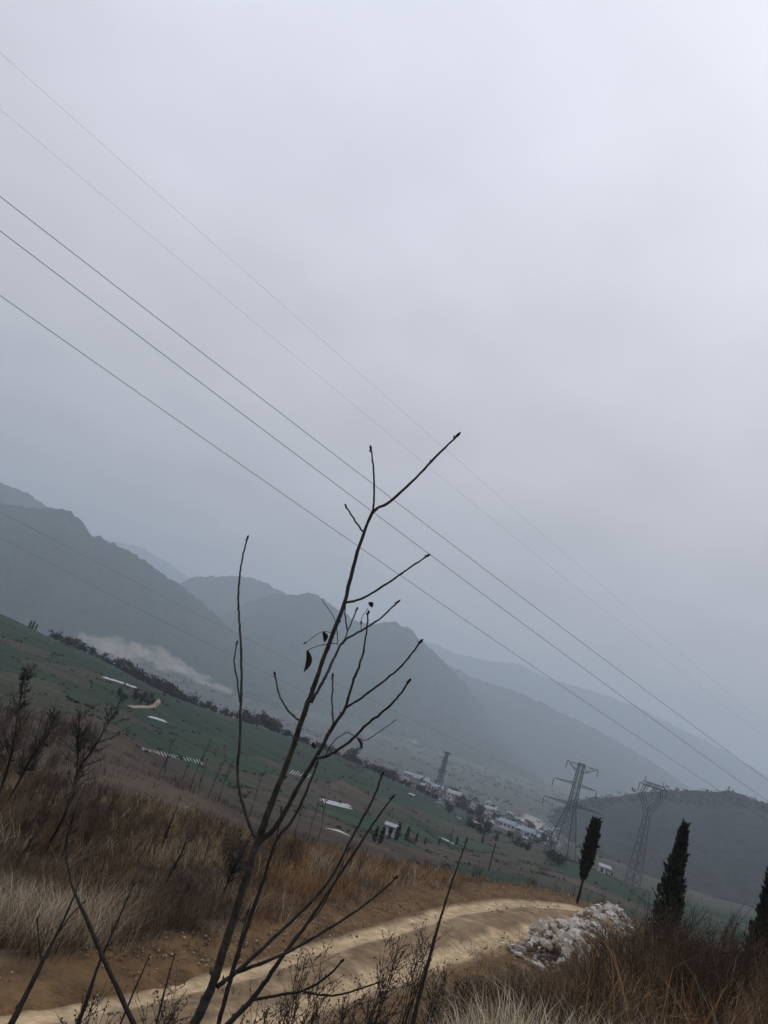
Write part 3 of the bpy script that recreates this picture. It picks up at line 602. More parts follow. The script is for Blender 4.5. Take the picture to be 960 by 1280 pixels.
# ------------------------------------------------------------------ cypress trees
def leaf_cloud(pts, dirs, size, asp, cols):
    """small pointed leaf sprays: one diamond each"""
    n = len(pts); d = dirs / (np.linalg.norm(dirs, axis=1)[:, None] + 1e-9); r = RNG.normal(size=(n, 3)); s = np.cross(d, r); s /= np.linalg.norm(s, axis=1)[:, None] + 1e-9
    nrm = np.cross(d, s); L_ = size[:, None]; W_ = L_ * asp
    v = np.stack([pts, pts + d * L_ * .5 + s * W_ + nrm * W_ * .3, pts + d * L_, pts + d * L_ * .5 - s * W_ + nrm * W_ * .3], 1).reshape(-1, 3)
    f = (np.arange(n)[:, None] * 4 + np.array([[0, 1, 2, 3]])); return v, f, np.repeat(cols, 4, 0)
def cypress(px_base, py_base, D, ztop, wid, prof, label, n=5200, bare=0.0, size=.2, group='dark cypress trees behind the road', dead=0.0, cat='cypress'):
    q = P(px_base, py_base, D); g = zat(q[0], q[1]); Ht = ztop - g
    o = empty('cypress_tree', (q[0], q[1], g), label, cat, group)
    tr = MB().tube([(0, 0, -.2), (.03, 0, Ht * .3), (0, .02, Ht * .6), (.02, 0, Ht * .93)], [.018 * Ht, .014 * Ht, .009 * Ht, .003 * Ht], 7).build('trunk', M_bark2, o, True)
    t = RNG.uniform(0, 1, n); az = RNG.uniform(0, 6.283, n)
    lump = 1 + .65 * fbm(az * 1.6 + 3, t * 9, 3, int(px_base)) + .6 * fbm(az * 4, t * 26, 2, int(px_base) + 3)
    R = np.interp(t, [a for a, _ in prof], [b_ for _, b_ in prof]) * wid * lump * np.sqrt(RNG.uniform(.12, 1, n))
    z = (bare + (1 - bare) * t) * Ht * .97
    pts = np.stack([R * np.cos(az), R * np.sin(az), z], 1)
    dirs = np.stack([np.cos(az) * .38, np.sin(az) * .38, np.ones(n)], 1) + RNG.normal(0, .22, (n, 3))
    cc = tint(n, [(.022, .031, .019), (.014, .020, .014), (.034, .041, .025)]); dk = RNG.uniform(0, 1, n) < dead; cc[dk] = (.06, .045, .03)
    v, f, c = leaf_cloud(pts, dirs, size * RNG.uniform(.35, 1.0, n) * np.where(RNG.uniform(0, 1, n) < .08, 1.45, 1.0), .2, cc)
    mobj('crown', np_mesh('crown', v, f, c), M_cyp, o); return o
def ztop_of(px, py, D): return P(px, py, D)[2]
cypress(725, 1113, 38.5, ztop_of(738, 1021, 38.5), .245, [(0, .15), (.06, .5), (.25, .95), (.5, 1), (.8, .85), (1, .55)], 'small cypress with a bare trunk standing at the road bend', n=3600, bare=.27, size=.22)
cypress(834, 1140, 27, ztop_of(857, 1026, 27), .43, [(0, .75), (.15, .95), (.35, 1), (.6, .8), (.8, .5), (.93, .24), (1, .05)], 'tall pointed cypress rising behind the brush right of the rocks', n=7500, size=.2, dead=.06)
cypress(957, 1162, 22, ztop_of(979, 1052, 22), .40, [(0, .8), (.15, .95), (.35, 1), (.6, .8), (.8, .5), (.93, .24), (1, .05)], 'pointed cypress cut off by the right edge of the picture', n=7000, size=.18, dead=.03)
# little shrub with pale leaves beside the tall cypress
q = P(822, 1136, 25); g = zat(q[0], q[1]); o = empty('shrub', (q[0], q[1], g), 'small shrub with pale leaves at the foot of the tall cypress', 'shrub')
hh = P(822, 1117, 25)[2] - g; mb = MB()
for k in range(9):
    a = random.uniform(0, 6.28); r = random.uniform(.05, .3); mb.tube([(0, 0, 0), (r * .4 * math.cos(a), r * .4 * math.sin(a), hh * .5), (r * math.cos(a), r * math.sin(a), hh * random.uniform(.75, 1))], [.02, .013, .004], 4)
mb.build('stem', M_bark2, o)
n = 170; az = RNG.uniform(0, 6.28, n); t = RNG.uniform(.55, 1.02, n); R = RNG.uniform(.02, .3, n)
v, f, c = leaf_cloud(np.stack([R * np.cos(az), R * np.sin(az), t * hh], 1), RNG.normal(0, 1, (n, 3)) + [0, 0, .3], RNG.uniform(.05, .10, n), .35, tint(n, [(.03, .03, .022), (.26, .24, .2), (.045, .04, .03)], [.5, .12, .38]))
mobj('foliage', np_mesh('foliage', v, f, c), M_tree, o)

# ------------------------------------------------------------------ the bare sapling in front
ZS = 2.05                       # metres to its middle
def stem_pts(pl, D0, D1, n=6, jit=.0):
    """photo pixel polyline with stem width (px) -> 3D points and radii; the stem runs from distance D0 to D1"""
    pl = np.array(pl, float); dense = catmull(pl, n); m = len(dense); o = []; r = []
    for i, (x, y, w) in enumerate(dense):
        t = i / (m - 1); D = D0 + (D1 - D0) * t; d = ray(x, y); s = D / d.dot(FW)
        o.append(d * s + RNG.normal(0, jit, 3)); r.append(max(w * .68, .8) / FPX * D / 2 * (1 + .05 * RNG.normal()))
    return o, r
def knots(mb, pts, rad, every=5):
    """swollen nodes with little side buds"""
    for i in range(3, len(pts) - 2, every):
        d = Vector(RNG.normal(0, 1, 3)).normalized(); p = Vector(pts[i]); mb.tube([p, p + d * rad[i] * 1.3, p + d * rad[i] * 1.8 + Vector((0, 0, rad[i] * .8))], [rad[i] * .7, rad[i] * .5, rad[i] * .15], 5)
def branch(name, pl, D0, D1, parent, m=M_bark, bud=True, n=6, kn=True, label=None):
    pts, rad = stem_pts(pl, D0, D1, n, .0006); mb = MB(); mb.tube(pts, rad, 8)
    if kn: knots(mb, pts, rad)
    o = mb.build(name, m, parent, True)
    if label: o['label'] = label
    if bud:
        p = Vector(pts[-1]); d = (Vector(pts[-1]) - Vector(pts[-3])).normalized(); r = max(rad[-1], .0021) * 1.25; b_ = MB()
        b_.tube([p - d * r, p + d * r, p + d * r * 2.6, p + d * r * 4.6], [r * .8, r * 1.25, r * 1.05, r * .15], 7)
        s = d.cross(Vector((.2, .9, .3))).normalized(); q = p - d * r * 3
        b_.tube([q, q + s * r * 1.2 + d * r, q + s * r * 1.7 + d * r * 2.6], [r * .6, r * .75, r * .1], 6)
        b_.build('bud', M_bud, o, True)
    return o, pts
def root_to(pl, D, ext):
    """carry a stem on below the frame to the ground"""
    p = P(pl[0][0], pl[0][1], D)
    return p
sap = empty('sapling', (0, 0, 0), 'large bare sapling with budded branches rising across the picture', 'sapling', 'bare saplings near the camera')
def foot(name, pl, D, parent, m=M_bark):
    """root end of a stem: from the ground to where it enters the picture"""
    d = ray(pl[0][0], pl[0][1]); p = d * (D / d.dot(FW)); d2 = ray(pl[1][0], pl[1][1]); p2 = d2 * (D / d2.dot(FW)); t = (p - p2) / np.linalg.norm(p - p2)
    g = zat(p[0], p[1]) - .08; L_ = (p[2] - g) / max(.5, -t[2]); r = pl[0][2] * .68 / FPX * D / 2
    q = p + t * L_; q[2] = g; o = MB().tube([q, p + (q - p) * .5 + np.array([.015, .01, 0]), p - t * .01], [r * 1.25, r * 1.12, r * 1.0], 8).build(name, m, parent, True); return q
TRUNK = [(243, 1280, 18), (263, 1237, 17), (283, 1177, 16), (307, 1100, 15), (320, 1057, 14), (340, 1003, 12), (363, 943, 10.5), (377, 900, 10), (392, 860, 9), (406, 818, 8.4), (430, 755, 7.8), (447, 690, 6.6), (466, 641, 5.8), (486, 628, 5.2), (520, 597, 4.4), (548, 568, 4), (571, 545, 3.4)]
branch('trunk', TRUNK, ZS, ZS - .1, sap)
q = foot('trunk_foot', TRUNK, ZS, sap); SAPQ = q.copy()
BR = [([(466, 642, 4.2), (468, 618, 3.8), (467, 590, 3.4), (464, 562, 3)], 1.96, 1.86), ([(453, 664, 3.6), (442, 648, 3.2), (432, 632, 3)], 1.97, 2.1),
      ([(430, 754, 4.6), (455, 747, 4.2), (490, 725, 3.8), (512, 710, 3.2), (534, 695, 3)], 2.0, 1.8),
      ([(375, 901, 4), (361, 889, 3.6), (349, 868, 3.4), (344, 843, 3)], 2.02, 2.2),
      ([(389, 878, 6.5), (398, 862, 6), (409, 842, 5.4), (419, 820, 4.8), (430, 801, 4.2), (456, 786, 3.6), (479, 770, 3.2), (497, 753, 3)], 2.02, 2.2),
      ([(430, 801, 3.2), (438, 781, 2.8), (446, 762, 2.4)], 2.08, 2.2), ([(434, 788, 2.6), (432, 772, 2.6), (431, 758, 2.2)], 2.09, 2.02),
      ([(320, 1057, 10), (347, 1030, 9), (373, 983, 8), (395, 947, 7.4), (417, 907, 6.4), (431, 886, 5.4), (441, 853, 4.6), (447, 838, 4.4), (454, 814, 3.6), (459, 782, 3), (460, 766, 2.6)], 2.04, 1.85),
      ([(431, 886, 4.4), (452, 872, 4), (479, 852, 3.8), (503, 831, 3.4), (526, 802, 3)], 1.93, 1.7), ([(417, 906, 3.6), (415, 880, 3.2), (416, 846, 2.8)], 1.95, 2.05),
      ([(396, 947, 6), (411, 944, 5.6), (437, 927, 5), (458, 906, 4.6), (478, 890, 4.2), (496, 873, 3.8), (511, 852, 3.2)], 1.97, 1.72),
      ([(319, 1049, 6.6), (306, 1014, 6), (297, 971, 5.4), (300, 922, 5), (302, 857, 4.4), (301, 807, 4.2), (299, 771, 3.8), (298, 745, 3.6), (300, 716, 3.2), (304, 693, 3), (309, 673, 2.6)], 2.05, 2.3),
      ([(300, 878, 3.4), (296, 847, 3.2), (293, 827, 2.8), (296, 805, 2.4)], 2.17, 2.28),
      ([(272, 1233, 9), (293, 1217, 8), (337, 1177, 6.4), (373, 1143, 5.6), (410, 1103, 5), (440, 1047, 4.4), (467, 997, 4), (478, 968, 3.2)], 2.05, 1.75),
      ([(297, 1215, 7), (353, 1193, 6.2), (407, 1163, 5), (457, 1130, 4), (495, 1098, 3)], 2.02, 1.7)]
for pl, a, b_ in BR: branch('branch', pl, a, b_, sap)
for pl, a, b_ in [([(406, 945, 2), (419, 925, 1.8), (434, 916, 1.6), (447, 922, 1.6), (458, 925, 1.5), (471, 917, 1.5), (496, 899, 1.3)], 1.96, 1.8), ([(422, 806, 1.8), (421, 786, 1.6), (417, 771, 1.5), (402, 749, 1.2)], 2.06, 2.15),
                  ([(422, 804, 1.6), (402, 806, 1.5), (384, 813, 1.4)], 2.06, 1.98), ([(421, 792, 1.4), (402, 790, 1.2), (383, 803, 1.2)], 2.06, 1.98), ([(451, 787, 1.2), (452, 773, 1.1), (460, 760, 1.1)], 2.12, 2.1)]:
    branch('tendril', pl, a, b_, sap, bud=False, kn=False)
def leaf(px, py, D, ln, wd, ang, curl, seed):
    """one withered leaf hanging from its stalk, curled, with thickness"""
    r = np.random.default_rng(seed); d = ray(px, py); c = d * (D / d.dot(FW)); ax = RT * math.cos(ang) - UP * math.sin(ang); sd_ = RT * math.sin(ang) + UP * math.cos(ang)
    top = []; n = 7
    for i in range(n):
        t = i / (n - 1); w = wd * math.sin(math.pi * min(1, .06 + t * .92)) ** .8
        for k in (-1, -.5, 0, .5, 1): top.append(c + ax * (t * ln) + sd_ * (w * k * math.cos(curl * k) + .15 * ln * math.sin(t * 3)) + FW * (w * abs(k) * math.sin(curl) + .12 * ln * math.sin(2.4 * t) + r.normal(0, wd * .06)))
    N_ = len(top); v = top + [p + FW * .0006 for p in top]; f = []
    for i in range(n - 1):
        for k in range(4):
            a = i * 5 + k; f.append((a, a + 1, a + 6, a + 5)); f.append((N_ + a + 5, N_ + a + 6, N_ + a + 1, N_ + a))
    return MB().poly(v, f).build('leaf', M_deadleaf, sap, True)
u = ZS / FPX
leaf(384, 813, 1.98, 27 * u, 6 * u, 1.75, .9, 1); leaf(404, 790, 2.0, 13 * u, 6 * u, 1.5, 1.0, 2); leaf(461, 753, 2.1, 8 * u, 4.5 * u, 1.0, .8, 3); leaf(446, 923, 1.86, 14 * u, 3.5 * u, 1.2, 1.0, 4); leaf(383, 802, 1.98, 5 * u, 1.5 * u, 2.6, .8, 5); leaf(451, 776, 2.1, 5 * u, 2 * u, 1.6, .8, 6); leaf(394, 936, 1.96, 8 * u, 3.5 * u, -1.9, .7, 7)

def rebase(o, base):
    """put a thing's Empty at its foot without moving its parts"""
    o.location = base
    for c in o.children: c.matrix_parent_inverse = Matrix.Translation(-Vector(base))
rebase(sap, tuple(SAPQ))
# other bare stems around the sapling
def near_stem(pl, D0, D1, label, extra=(), m=M_bark2, name='sapling', group='bare saplings near the camera'):
    o = empty(name, (0, 0, 0), label, 'sapling', group); branch('trunk', pl, D0, D1, o, m); fq = foot('trunk_foot', pl, D0, o, m)
    for e, a, b_ in extra: branch('branch', e, a, b_, o, m)
    rebase(o, tuple(fq)); return o
near_stem([(273, 1280, 9), (290, 1217, 8.5), (307, 1163, 8), (327, 1107, 7), (345, 1052, 6), (367, 1023, 5.2), (387, 980, 4.4), (396, 956, 3.4)], 2.2, 2.4, 'thin dark sapling just behind the large sapling trunk', [([(290, 1217, 3), (299, 1180, 2.6), (310, 1140, 2)], 2.24, 2.3), ([(345, 1052, 3), (349, 1030, 2.6), (352, 1012, 2)], 2.3, 2.35)])
near_stem([(283, 1282, 10), (317, 1247, 9), (350, 1200, 7.5), (380, 1160, 6), (407, 1120, 5), (447, 1060, 4.2), (470, 1025, 3.6), (490, 997, 3)], 2.3, 2.5, 'leaning sapling at the bottom with two low side branches', [([(317, 1250, 5.5), (353, 1243, 5), (380, 1238, 4.6), (410, 1220, 4), (428, 1201, 3.2)], 2.32, 2.1), ([(380, 1240, 4), (403, 1244, 3.8), (427, 1243, 3.4), (453, 1235, 3), (473, 1228, 2.6)], 2.2, 2.0), ([(350, 1200, 3.5), (372, 1168, 3), (402, 1135, 2.6), (424, 1090, 2), (436, 1062, 1.6)], 2.36, 2.5)])
near_stem([(168, 1282, 10), (150, 1243, 9), (127, 1193, 8), (109, 1150, 7), (96, 1122, 5.5), (88, 1098, 3), (83, 1067, 2.4), (87, 1033, 2)], 3.0, 3.3, 'dark stem leaning left at the bottom left')
near_stem([(13, 1282, 12), (33, 1243, 10), (53, 1203, 8), (70, 1170, 5.5), (90, 1127, 4), (98, 1105, 2.6)], 3.6, 4.0, 'rough dark stem in the bottom left corner', [([(70, 1170, 3), (88, 1145, 2.4), (105, 1128, 1.8)], 3.8, 3.8), ([(53, 1203, 3), (49, 1180, 2.4), (47, 1150, 1.8)], 3.7, 3.7)])
near_stem([(97, 1282, 8), (113, 1237, 7), (123, 1207, 5), (143, 1160, 4), (155, 1133, 3), (167, 1107, 2)], 3.4, 3.6, 'thin dark stem crossing the leaning stem at the bottom left', [([(123, 1207, 3), (131, 1188, 2.4), (140, 1178, 1.6)], 3.5, 3.4)])
near_stem([(515, 1284, 9), (524, 1245, 8), (535, 1205, 6.5), (545, 1168, 5), (556, 1130, 4), (570, 1088, 3), (583, 1052, 2.2)], 3.2, 3.4, 'single slender stick standing in front of the road', [])
near_stem([(150, 1282, 4), (165, 1245, 3.6), (178, 1215, 3), (187, 1195, 2)], 3.4, 3.5, 'short thin stem over the road at the lower left', [])
near_stem([(195, 1282, 4.5), (203, 1250, 4), (212, 1215, 3), (218, 1195, 2)], 3.0, 3.1, 'short thin stem left of the large sapling trunk', [])

# ------------------------------------------------------------------ weeds with seed heads in front of the road
def weed(px, py, D, spread, n_st, label, leafy=1.0):
    q = P(px, py, D); g = zat(q[0], q[1]); Ht = q[2] - g
    if Ht < .2: return
    o = empty('weed', (q[0], q[1], g), label, 'weed', 'dry weeds in front of the road'); mb = MB(); L_ = []; Dr_ = []
    for k in range(n_st):
        a = random.uniform(0, 6.28); r = random.uniform(.1, 1) * spread; h = Ht * random.uniform(.72, 1.02); lean = Vector((UP[0] * 0 + .12, 0, 0))
        pts = [Vector((math.cos(a) * r * t ** 1.4 + random.gauss(0, .012), math.sin(a) * r * t ** 1.4 + random.gauss(0, .012), h * t)) for t in (0, .35, .6, .8, 1)]
        mb.tube(pts, [.0045, .0036, .0026, .0018, .001], 4)
        for _ in range(int(9 * leafy)):
            t = random.uniform(.45, 1); i = min(3, int(t * 4)); b0 = pts[i] + (pts[i + 1] - pts[i]) * random.random(); d = Vector((random.gauss(0, .6), random.gauss(0, .6), 1)).normalized(); e = b0 + d * random.uniform(.06, .18); mb.tube([b0, e], [.002, .0009], 3)
            for _k in range(6): L_.append(b0 + (e - b0) * random.uniform(.2, 1.05)); Dr_.append(d + Vector((random.gauss(0, .7), random.gauss(0, .7), .2)))
    mb.build('stem', M_bark2, o); n = len(L_)
    if n:
        v, f, c = leaf_cloud(np.array(L_), np.array(Dr_), RNG.uniform(.008, .02, n), .3, tint(n, [(.08, .06, .045), (.14, .10, .07), (.05, .04, .033)])); x_ = mobj('seed_head', np_mesh('seed_head', v, f, c), M_tree, o); x_['kind'] = 'stuff'
for px, py, D, s, k, lab in [(402, 1178, 5.6, .22, 12, 'bushy dry weed right of the sapling in front of the road'), (497, 1172, 5.4, .16, 9, 'dry weed left of the slender stick in front of the road'), (540, 1150, 5.6, .14, 8, 'tall dry weed around the foot of the slender stick'), (372, 1240, 5.0, .2, 8, 'low dry weed behind the low side branches'), (445, 1248, 4.6, .2, 8, 'low dry weed at the bottom edge below the road'), (472, 1236, 4.8, .15, 7, 'small dry weed at the bottom left of the slender stick'), (210, 1250, 4.6, .12, 5, 'thin dry weed left of the large sapling on the road'), (236, 1238, 5.0, .10, 5, 'thin dry weed just left of the large sapling trunk'), (120, 1262, 4.4, .15, 6, 'low dry weed at the bottom left edge over the road'), (330, 1262, 4.6, .15, 6, 'low dry weed under the leaning sapling'), (555, 1215, 5.8, .12, 7, 'dry weed just right of the slender stick'), (590, 1225, 6.5, .2, 8, 'dry weed on the bank below the rock heap')]:
    weed(px, py, D, s, k, lab)

# ------------------------------------------------------------------ young bare trees on the far bank
def bare_tree(pl, label, D=None, twigs=26, leafy=0, name='bare_tree', group='young bare trees beyond the road', ln=.9):
    if D is None:
        q, D = hit(pl[0][0], pl[0][1], 14, 400); D = max(D, 16)
    b0 = P(pl[0][0], pl[0][1], D); g = zat(b0[0], b0[1]); o = empty(name, (b0[0], b0[1], g), label, 'bare tree', group)
    dense = catmull(np.array(pl, float), 5); pts = [P(x, y, D + .4 * math.sin(i * .4)) - np.array([b0[0], b0[1], g]) for i, (x, y, w) in enumerate(dense)]; rad = [max(w * .8, .6) / FPX * D / 2 for _, _, w in dense]
    if pts[0][2] > .02: pts = [np.array([pts[0][0], pts[0][1], -.05])] + pts; rad = [rad[0] * 1.15] + rad
    MB().tube(pts, rad, 6).build('trunk', M_bark2, o, True); n = len(pts); Lp = []; Ld = []
    for k in range(twigs):
        i = int(n * random.uniform(.3, .98)); i = min(i, n - 2); p = Vector(pts[i]); d = (Vector(pts[i + 1]) - Vector(pts[i])).normalized(); dd = (d + Vector((random.gauss(0, .5), random.gauss(0, .5), random.gauss(.1, .25)))).normalized(); L_ = ln * random.uniform(.4, 1.1) * (1 - .4 * i / n); e = p + dd * L_ * .55 + Vector((0, 0, .05 * L_)); e2 = e + (dd + Vector((0, 0, .35))) * L_ * .45
        mb = MB(); r = max(.4 * rad[i], .004 * D / 20); mb.tube([p, e, e2], [r, r * .7, r * .3], 4)
        for _ in range(5):
            t = random.uniform(.25, 1); q0 = p.lerp(e, t); d2 = (dd + Vector((random.gauss(0, .6), random.gauss(0, .6), random.gauss(.2, .3)))).normalized(); q1 = q0 + d2 * L_ * random.uniform(.2, .5); mb.tube([q0, q1], [r * .5, r * .2], 3)
            for _k in range(leafy): Lp.append(q0.lerp(q1, random.uniform(.3, 1))); Ld.append((random.gauss(0, 1), random.gauss(0, 1), random.gauss(-.3, .7)))
        mb.build('branch', M_bark2, o)
    if Lp:
        m = len(Lp); v, f, c = leaf_cloud(np.array([tuple(x) for x in Lp]), np.array(Ld), RNG.uniform(.025, .06, m) * D / 20, .35, tint(m, [(.035, .03, .024), (.05, .042, .03), (.03, .03, .022)])); mobj('leaves', np_mesh('leaves', v, f, c), M_tree, o)
    return o
BT = [([(48, 1082, 5.5), (64, 1050, 5), (80, 1020, 4.4), (90, 990, 4), (97, 965, 3.6), (117, 935, 2.8), (132, 910, 2), (146, 888, 1.4)], 'forked young tree with a thin leaning trunk left of the field', 3),
      ([(83, 1088, 4), (84, 1050, 3.6), (90, 1025, 3.2), (99, 1000, 2.8), (108, 980, 2)], 'short dark stem standing right beside the forked young tree', 0),
      ([(-8, 1015, 4.5), (5, 975, 4), (15, 940, 3.6), (21, 905, 3), (26, 870, 2), (30, 846, 1.4)], 'leafy topped young tree at the left edge of the picture', 7),
      ([(4, 1010, 4), (22, 980, 3.5), (40, 945, 3), (58, 920, 2.4), (70, 893, 1.6)], 'young tree leaning right near the left edge', 5),
      ([(94, 985, 2.6), (97, 950, 2.4), (98, 920, 2), (100, 890, 1.4)], 'thin straight stem beside the forked tree top', 2),
      ([(18, 1085, 5), (28, 1068, 4.4), (37, 1055, 3), (44, 1040, 2)], 'broken stump stem among the brush at the left', 0),
      ([(196, 1075, 3), (205, 1050, 2.6), (213, 1030, 2), (222, 1008, 1.4)], 'thin dark stem on the bank left of the tall side branch', 1),
      ([(203, 1110, 3.6), (214, 1090, 3), (226, 1068, 2.4), (236, 1045, 1.6)], 'dark stem pair in the brush on the bank, nearer one', 1),
      ([(272, 1135, 4), (284, 1105, 3.4), (292, 1085, 2.6), (300, 1064, 1.6)], 'dark forked stem in the brush left of the large trunk', 2)]
for pl, lab, lf in BT: bare_tree(pl, lab, leafy=lf, twigs=34 if lf > 1 else 9, ln=1.3 if lf > 1 else .6, D=max(17, min(30, hit(pl[0][0], pl[0][1], 14, 200)[1])))
k = 0
for x0, y0, x1, y1 in [(196, 975, 211, 945), (226, 985, 236, 952), (248, 990, 258, 955), (262, 992, 284, 944), (276, 990, 292, 950), (205, 968, 216, 925), (245, 965, 262, 928), (318, 1000, 330, 965), (385, 1050, 398, 1005), (372, 1030, 386, 985), (402, 1035, 408, 1000)]:
    bare_tree([(x0, y0, 1.1), ((x0 + x1) / 2 - 1, (y0 + y1) / 2, .9), (x1, y1, .6)], 'thin leafless sapling in the row along the edge of the ploughed plots', D=70, twigs=6, ln=1.2, group='thin saplings along the ploughed plots', name='bare_tree')

# ------------------------------------------------------------------ pylons
def lattice(name, px, py, D, Ht, wb, wt, arms, label, rz, leg=.26, br=.12, waist=None, head=None, group='steel lattice pylons'):
    q = P(px, py, D); g = zat(q[0], q[1]); Ht = ztop_of(*Ht, D) - g
    o = empty(name, (q[0], q[1], g), label, 'pylon', group, rz)
    top = Ht if head is None else head
    def w_at(z): return np.interp(z, [0, top * .55, top], [wb, wt * 1.25, wt]) / 2
    zs = [0]; 
    while zs[-1] < top - .8: zs.append(min(top, zs[-1] + max(1.6, w_at(zs[-1]) * 1.9)))
    for sx, sy in ((1, 1), (1, -1), (-1, -1), (-1, 1)):
        MB().tube([(sx * w_at(z), sy * w_at(z), z - (.5 if z == 0 else 0)) for z in zs], [leg * (1 - .5 * z / top) for z in zs], 4).build('leg', M_steel, o)
    mb = MB()
    for a, b_ in zip(zs[:-1], zs[1:]):
        wa_, wb_ = w_at(a), w_at(b_); c4 = [(1, 1), (1, -1), (-1, -1), (-1, 1)]
        for i in range(4):
            p, r = c4[i], c4[(i + 1) % 4]
            mb.tube([(p[0] * wa_, p[1] * wa_, a), (r[0] * wb_, r[1] * wb_, b_)], [br, br], 3); mb.tube([(r[0] * wa_, r[1] * wa_, a), (p[0] * wb_, p[1] * wb_, b_)], [br, br], 3); mb.tube([(p[0] * wb_, p[1] * wb_, b_), (r[0] * wb_, r[1] * wb_, b_)], [br, br], 3)
    x = mb.build('bracing', M_steel, o); x['kind'] = 'stuff'
    tips = {}
    for (z0_, l, r, th) in arms:      # height below the top,
        z = top + z0_      # reach left and right, depth at the root
        mb = MB(); w0 = w_at(min(z, top)) + .1
        for sgn, reach in ((-1, l), (1, r)):
            tip = (sgn * reach, 0, z + .25)
            for sy in (-1, 1):
                mb.tube([(sgn * w0, sy * w0, z), tip], [br * 1.15, br * .9], 4); mb.tube([(sgn * w0, sy * w0, z + th), tip], [br * 1.15, br * .9], 4)
            k = max(2, int(reach / 2.2))
            for i in range(k):
                t = i / k; t2 = (i + .5) / k
                for sy in (-1, 1):
                    A = np.array((sgn * w0, sy * w0, z)); B = np.array((sgn * w0, sy * w0, z + th)); T_ = np.array(tip)
                    mb.tube([A + (T_ - A) * t, B + (T_ - B) * t2], [br * .7] * 2, 3); mb.tube([B + (T_ - B) * t2, A + (T_ - A) * min(1, t + 1 / k)], [br * .7] * 2, 3)
            tips[(z0_, sgn)] = tip
        mb.build('cross_arm', M_steel, o)
        for sgn, reach in ((-1, l), (1, r)):
            MB().tube([(sgn * reach, 0, z + .2), (sgn * reach, 0, z - .6), (sgn * reach, 0, z - 2.4)], [.06, .15, .12], 5).build('insulator', M_insul, o)
    return o, g, Ht, tips
p1, g1, h1, tips1 = lattice('pylon', 699, 1072, 290, (726, 954), 8.6, 1.8, [(-.6, 5.2, 6.2, -2.6), (-7.6, 8.4, 7.4, .8), (-14.4, 10.2, 11.6, .9)], 'dark steel lattice pylon with three cross arms left of the small cypress', 0.05, leg=.19, br=.075)
# wine-glass pylon
q = P(789, 1110, 310); g2 = zat(q[0], q[1]); o = empty('pylon', (q[0], q[1], g2), 'fainter pylon with a forked head and top beam, standing right of the nearer pylon', 'pylon', 'steel lattice pylons', .35)
Ht = ztop_of(806, 976, 310) - g2; wz = Ht * .70
def strut(mb, a, b_, r=.13, s=3): mb.tube([a, b_], [r, r], s)
for sx, sy in ((1, 1), (1, -1), (-1, -1), (-1, 1)): MB().tube([(sx * 1.9, sy * 1.9, -.5), (sx * .75, sy * .75, wz)], [.15, .12], 4).build('leg', M_steel, o)
mb = MB(); zz = np.linspace(0, wz, 9)
for a, b_ in zip(zz[:-1], zz[1:]):
    wa_ = 1.9 - 1.15 * a / wz; wb_ = 1.9 - 1.15 * b_ / wz; c4 = [(1, 1), (1, -1), (-1, -1), (-1, 1)]
    for i in range(4):
        p, r = c4[i], c4[(i + 1) % 4]; strut(mb, (p[0] * wa_, p[1] * wa_, a), (r[0] * wb_, r[1] * wb_, b_), .065); strut(mb, (r[0] * wa_, r[1] * wa_, a), (p[0] * wb_, p[1] * wb_, b_), .065)
x = mb.build('bracing', M_steel, o); x['kind'] = 'stuff'
for sg in (-1, 1):
    mb = MB()
    for sy in (-1, 1):
        strut(mb, (sg * .9, sy * .9, wz), (sg * 5.0, sy * .7, wz + (Ht - wz) * .55), .12, 4); strut(mb, (0, sy * .9, wz + 1.2), (sg * 4.0, sy * .7, wz + (Ht - wz) * .58), .12, 4); strut(mb, (sg * 5.0, sy * .7, wz + (Ht - wz) * .55), (sg * 3.9, sy * .7, Ht - 1.4), .12, 4); strut(mb, (sg * 4.0, sy * .7, wz + (Ht - wz) * .58), (sg * 2.9, sy * .7, Ht - 1.4), .12, 4)
        for i in range(5):
            t = i / 5; A = np.array((sg * .9, sy * .9, wz)); B = np.array((sg * 5.0, sy * .7, wz + (Ht - wz) * .55)); C_ = np.array((0, sy * .9, wz + 1.2)); E_ = np.array((sg * 4.0, sy * .7, wz + (Ht - wz) * .58)); strut(mb, A + (B - A) * t, C_ + (E_ - C_) * (t + .1), .07)
    mb.build('fork_arm', M_steel, o)
mb = MB()
for sy in (-1, 1):
    strut(mb, (-6.5, 0, Ht - 1.2), (6.5, 0, Ht - 1.2), .11, 4); strut(mb, (-4.2, sy * .7, Ht), (4.2, sy * .7, Ht), .11, 4)
    for i in range(9): strut(mb, (-4.2 + i * .95, sy * .7, Ht), (-3.7 + i * .95, sy * .7, Ht - 1.4), .065); strut(mb, (-3.7 + i * .95, sy * .7, Ht - 1.4), (-3.25 + i * .95, sy * .7, Ht), .065)
    strut(mb, (-4.4, sy * .7, Ht - 1.4), (4.4, sy * .7, Ht - 1.4), .11, 4)
for sg in (-1, 1): strut(mb, (sg * 6.5, 0, Ht - 1.2), (sg * 4.2, 0, Ht), .12, 4); strut(mb, (sg * 4.2, 0, Ht), (sg * 4.4, 0, Ht + 1.6), .12, 4)
mb.build('top_beam', M_steel, o)
for x_ in (-6.4, 0, 6.4): MB().tube([(x_, 0, Ht - 1.3), (x_, 0, Ht - 4.2)], [.13, .13], 5).build('insulator', M_insul, o)
lattice('pylon', 546, 988, 640, (558, 939), 4.2, 1.9, [(-1.5, 4.2, 4.2, 1.2), (-8.0, 3.4, 3.4, 1.2), (-15.0, 3.8, 3.8, 1.2)], 'small distant pylon with short arms above the village', .5, leg=.42, br=.22)

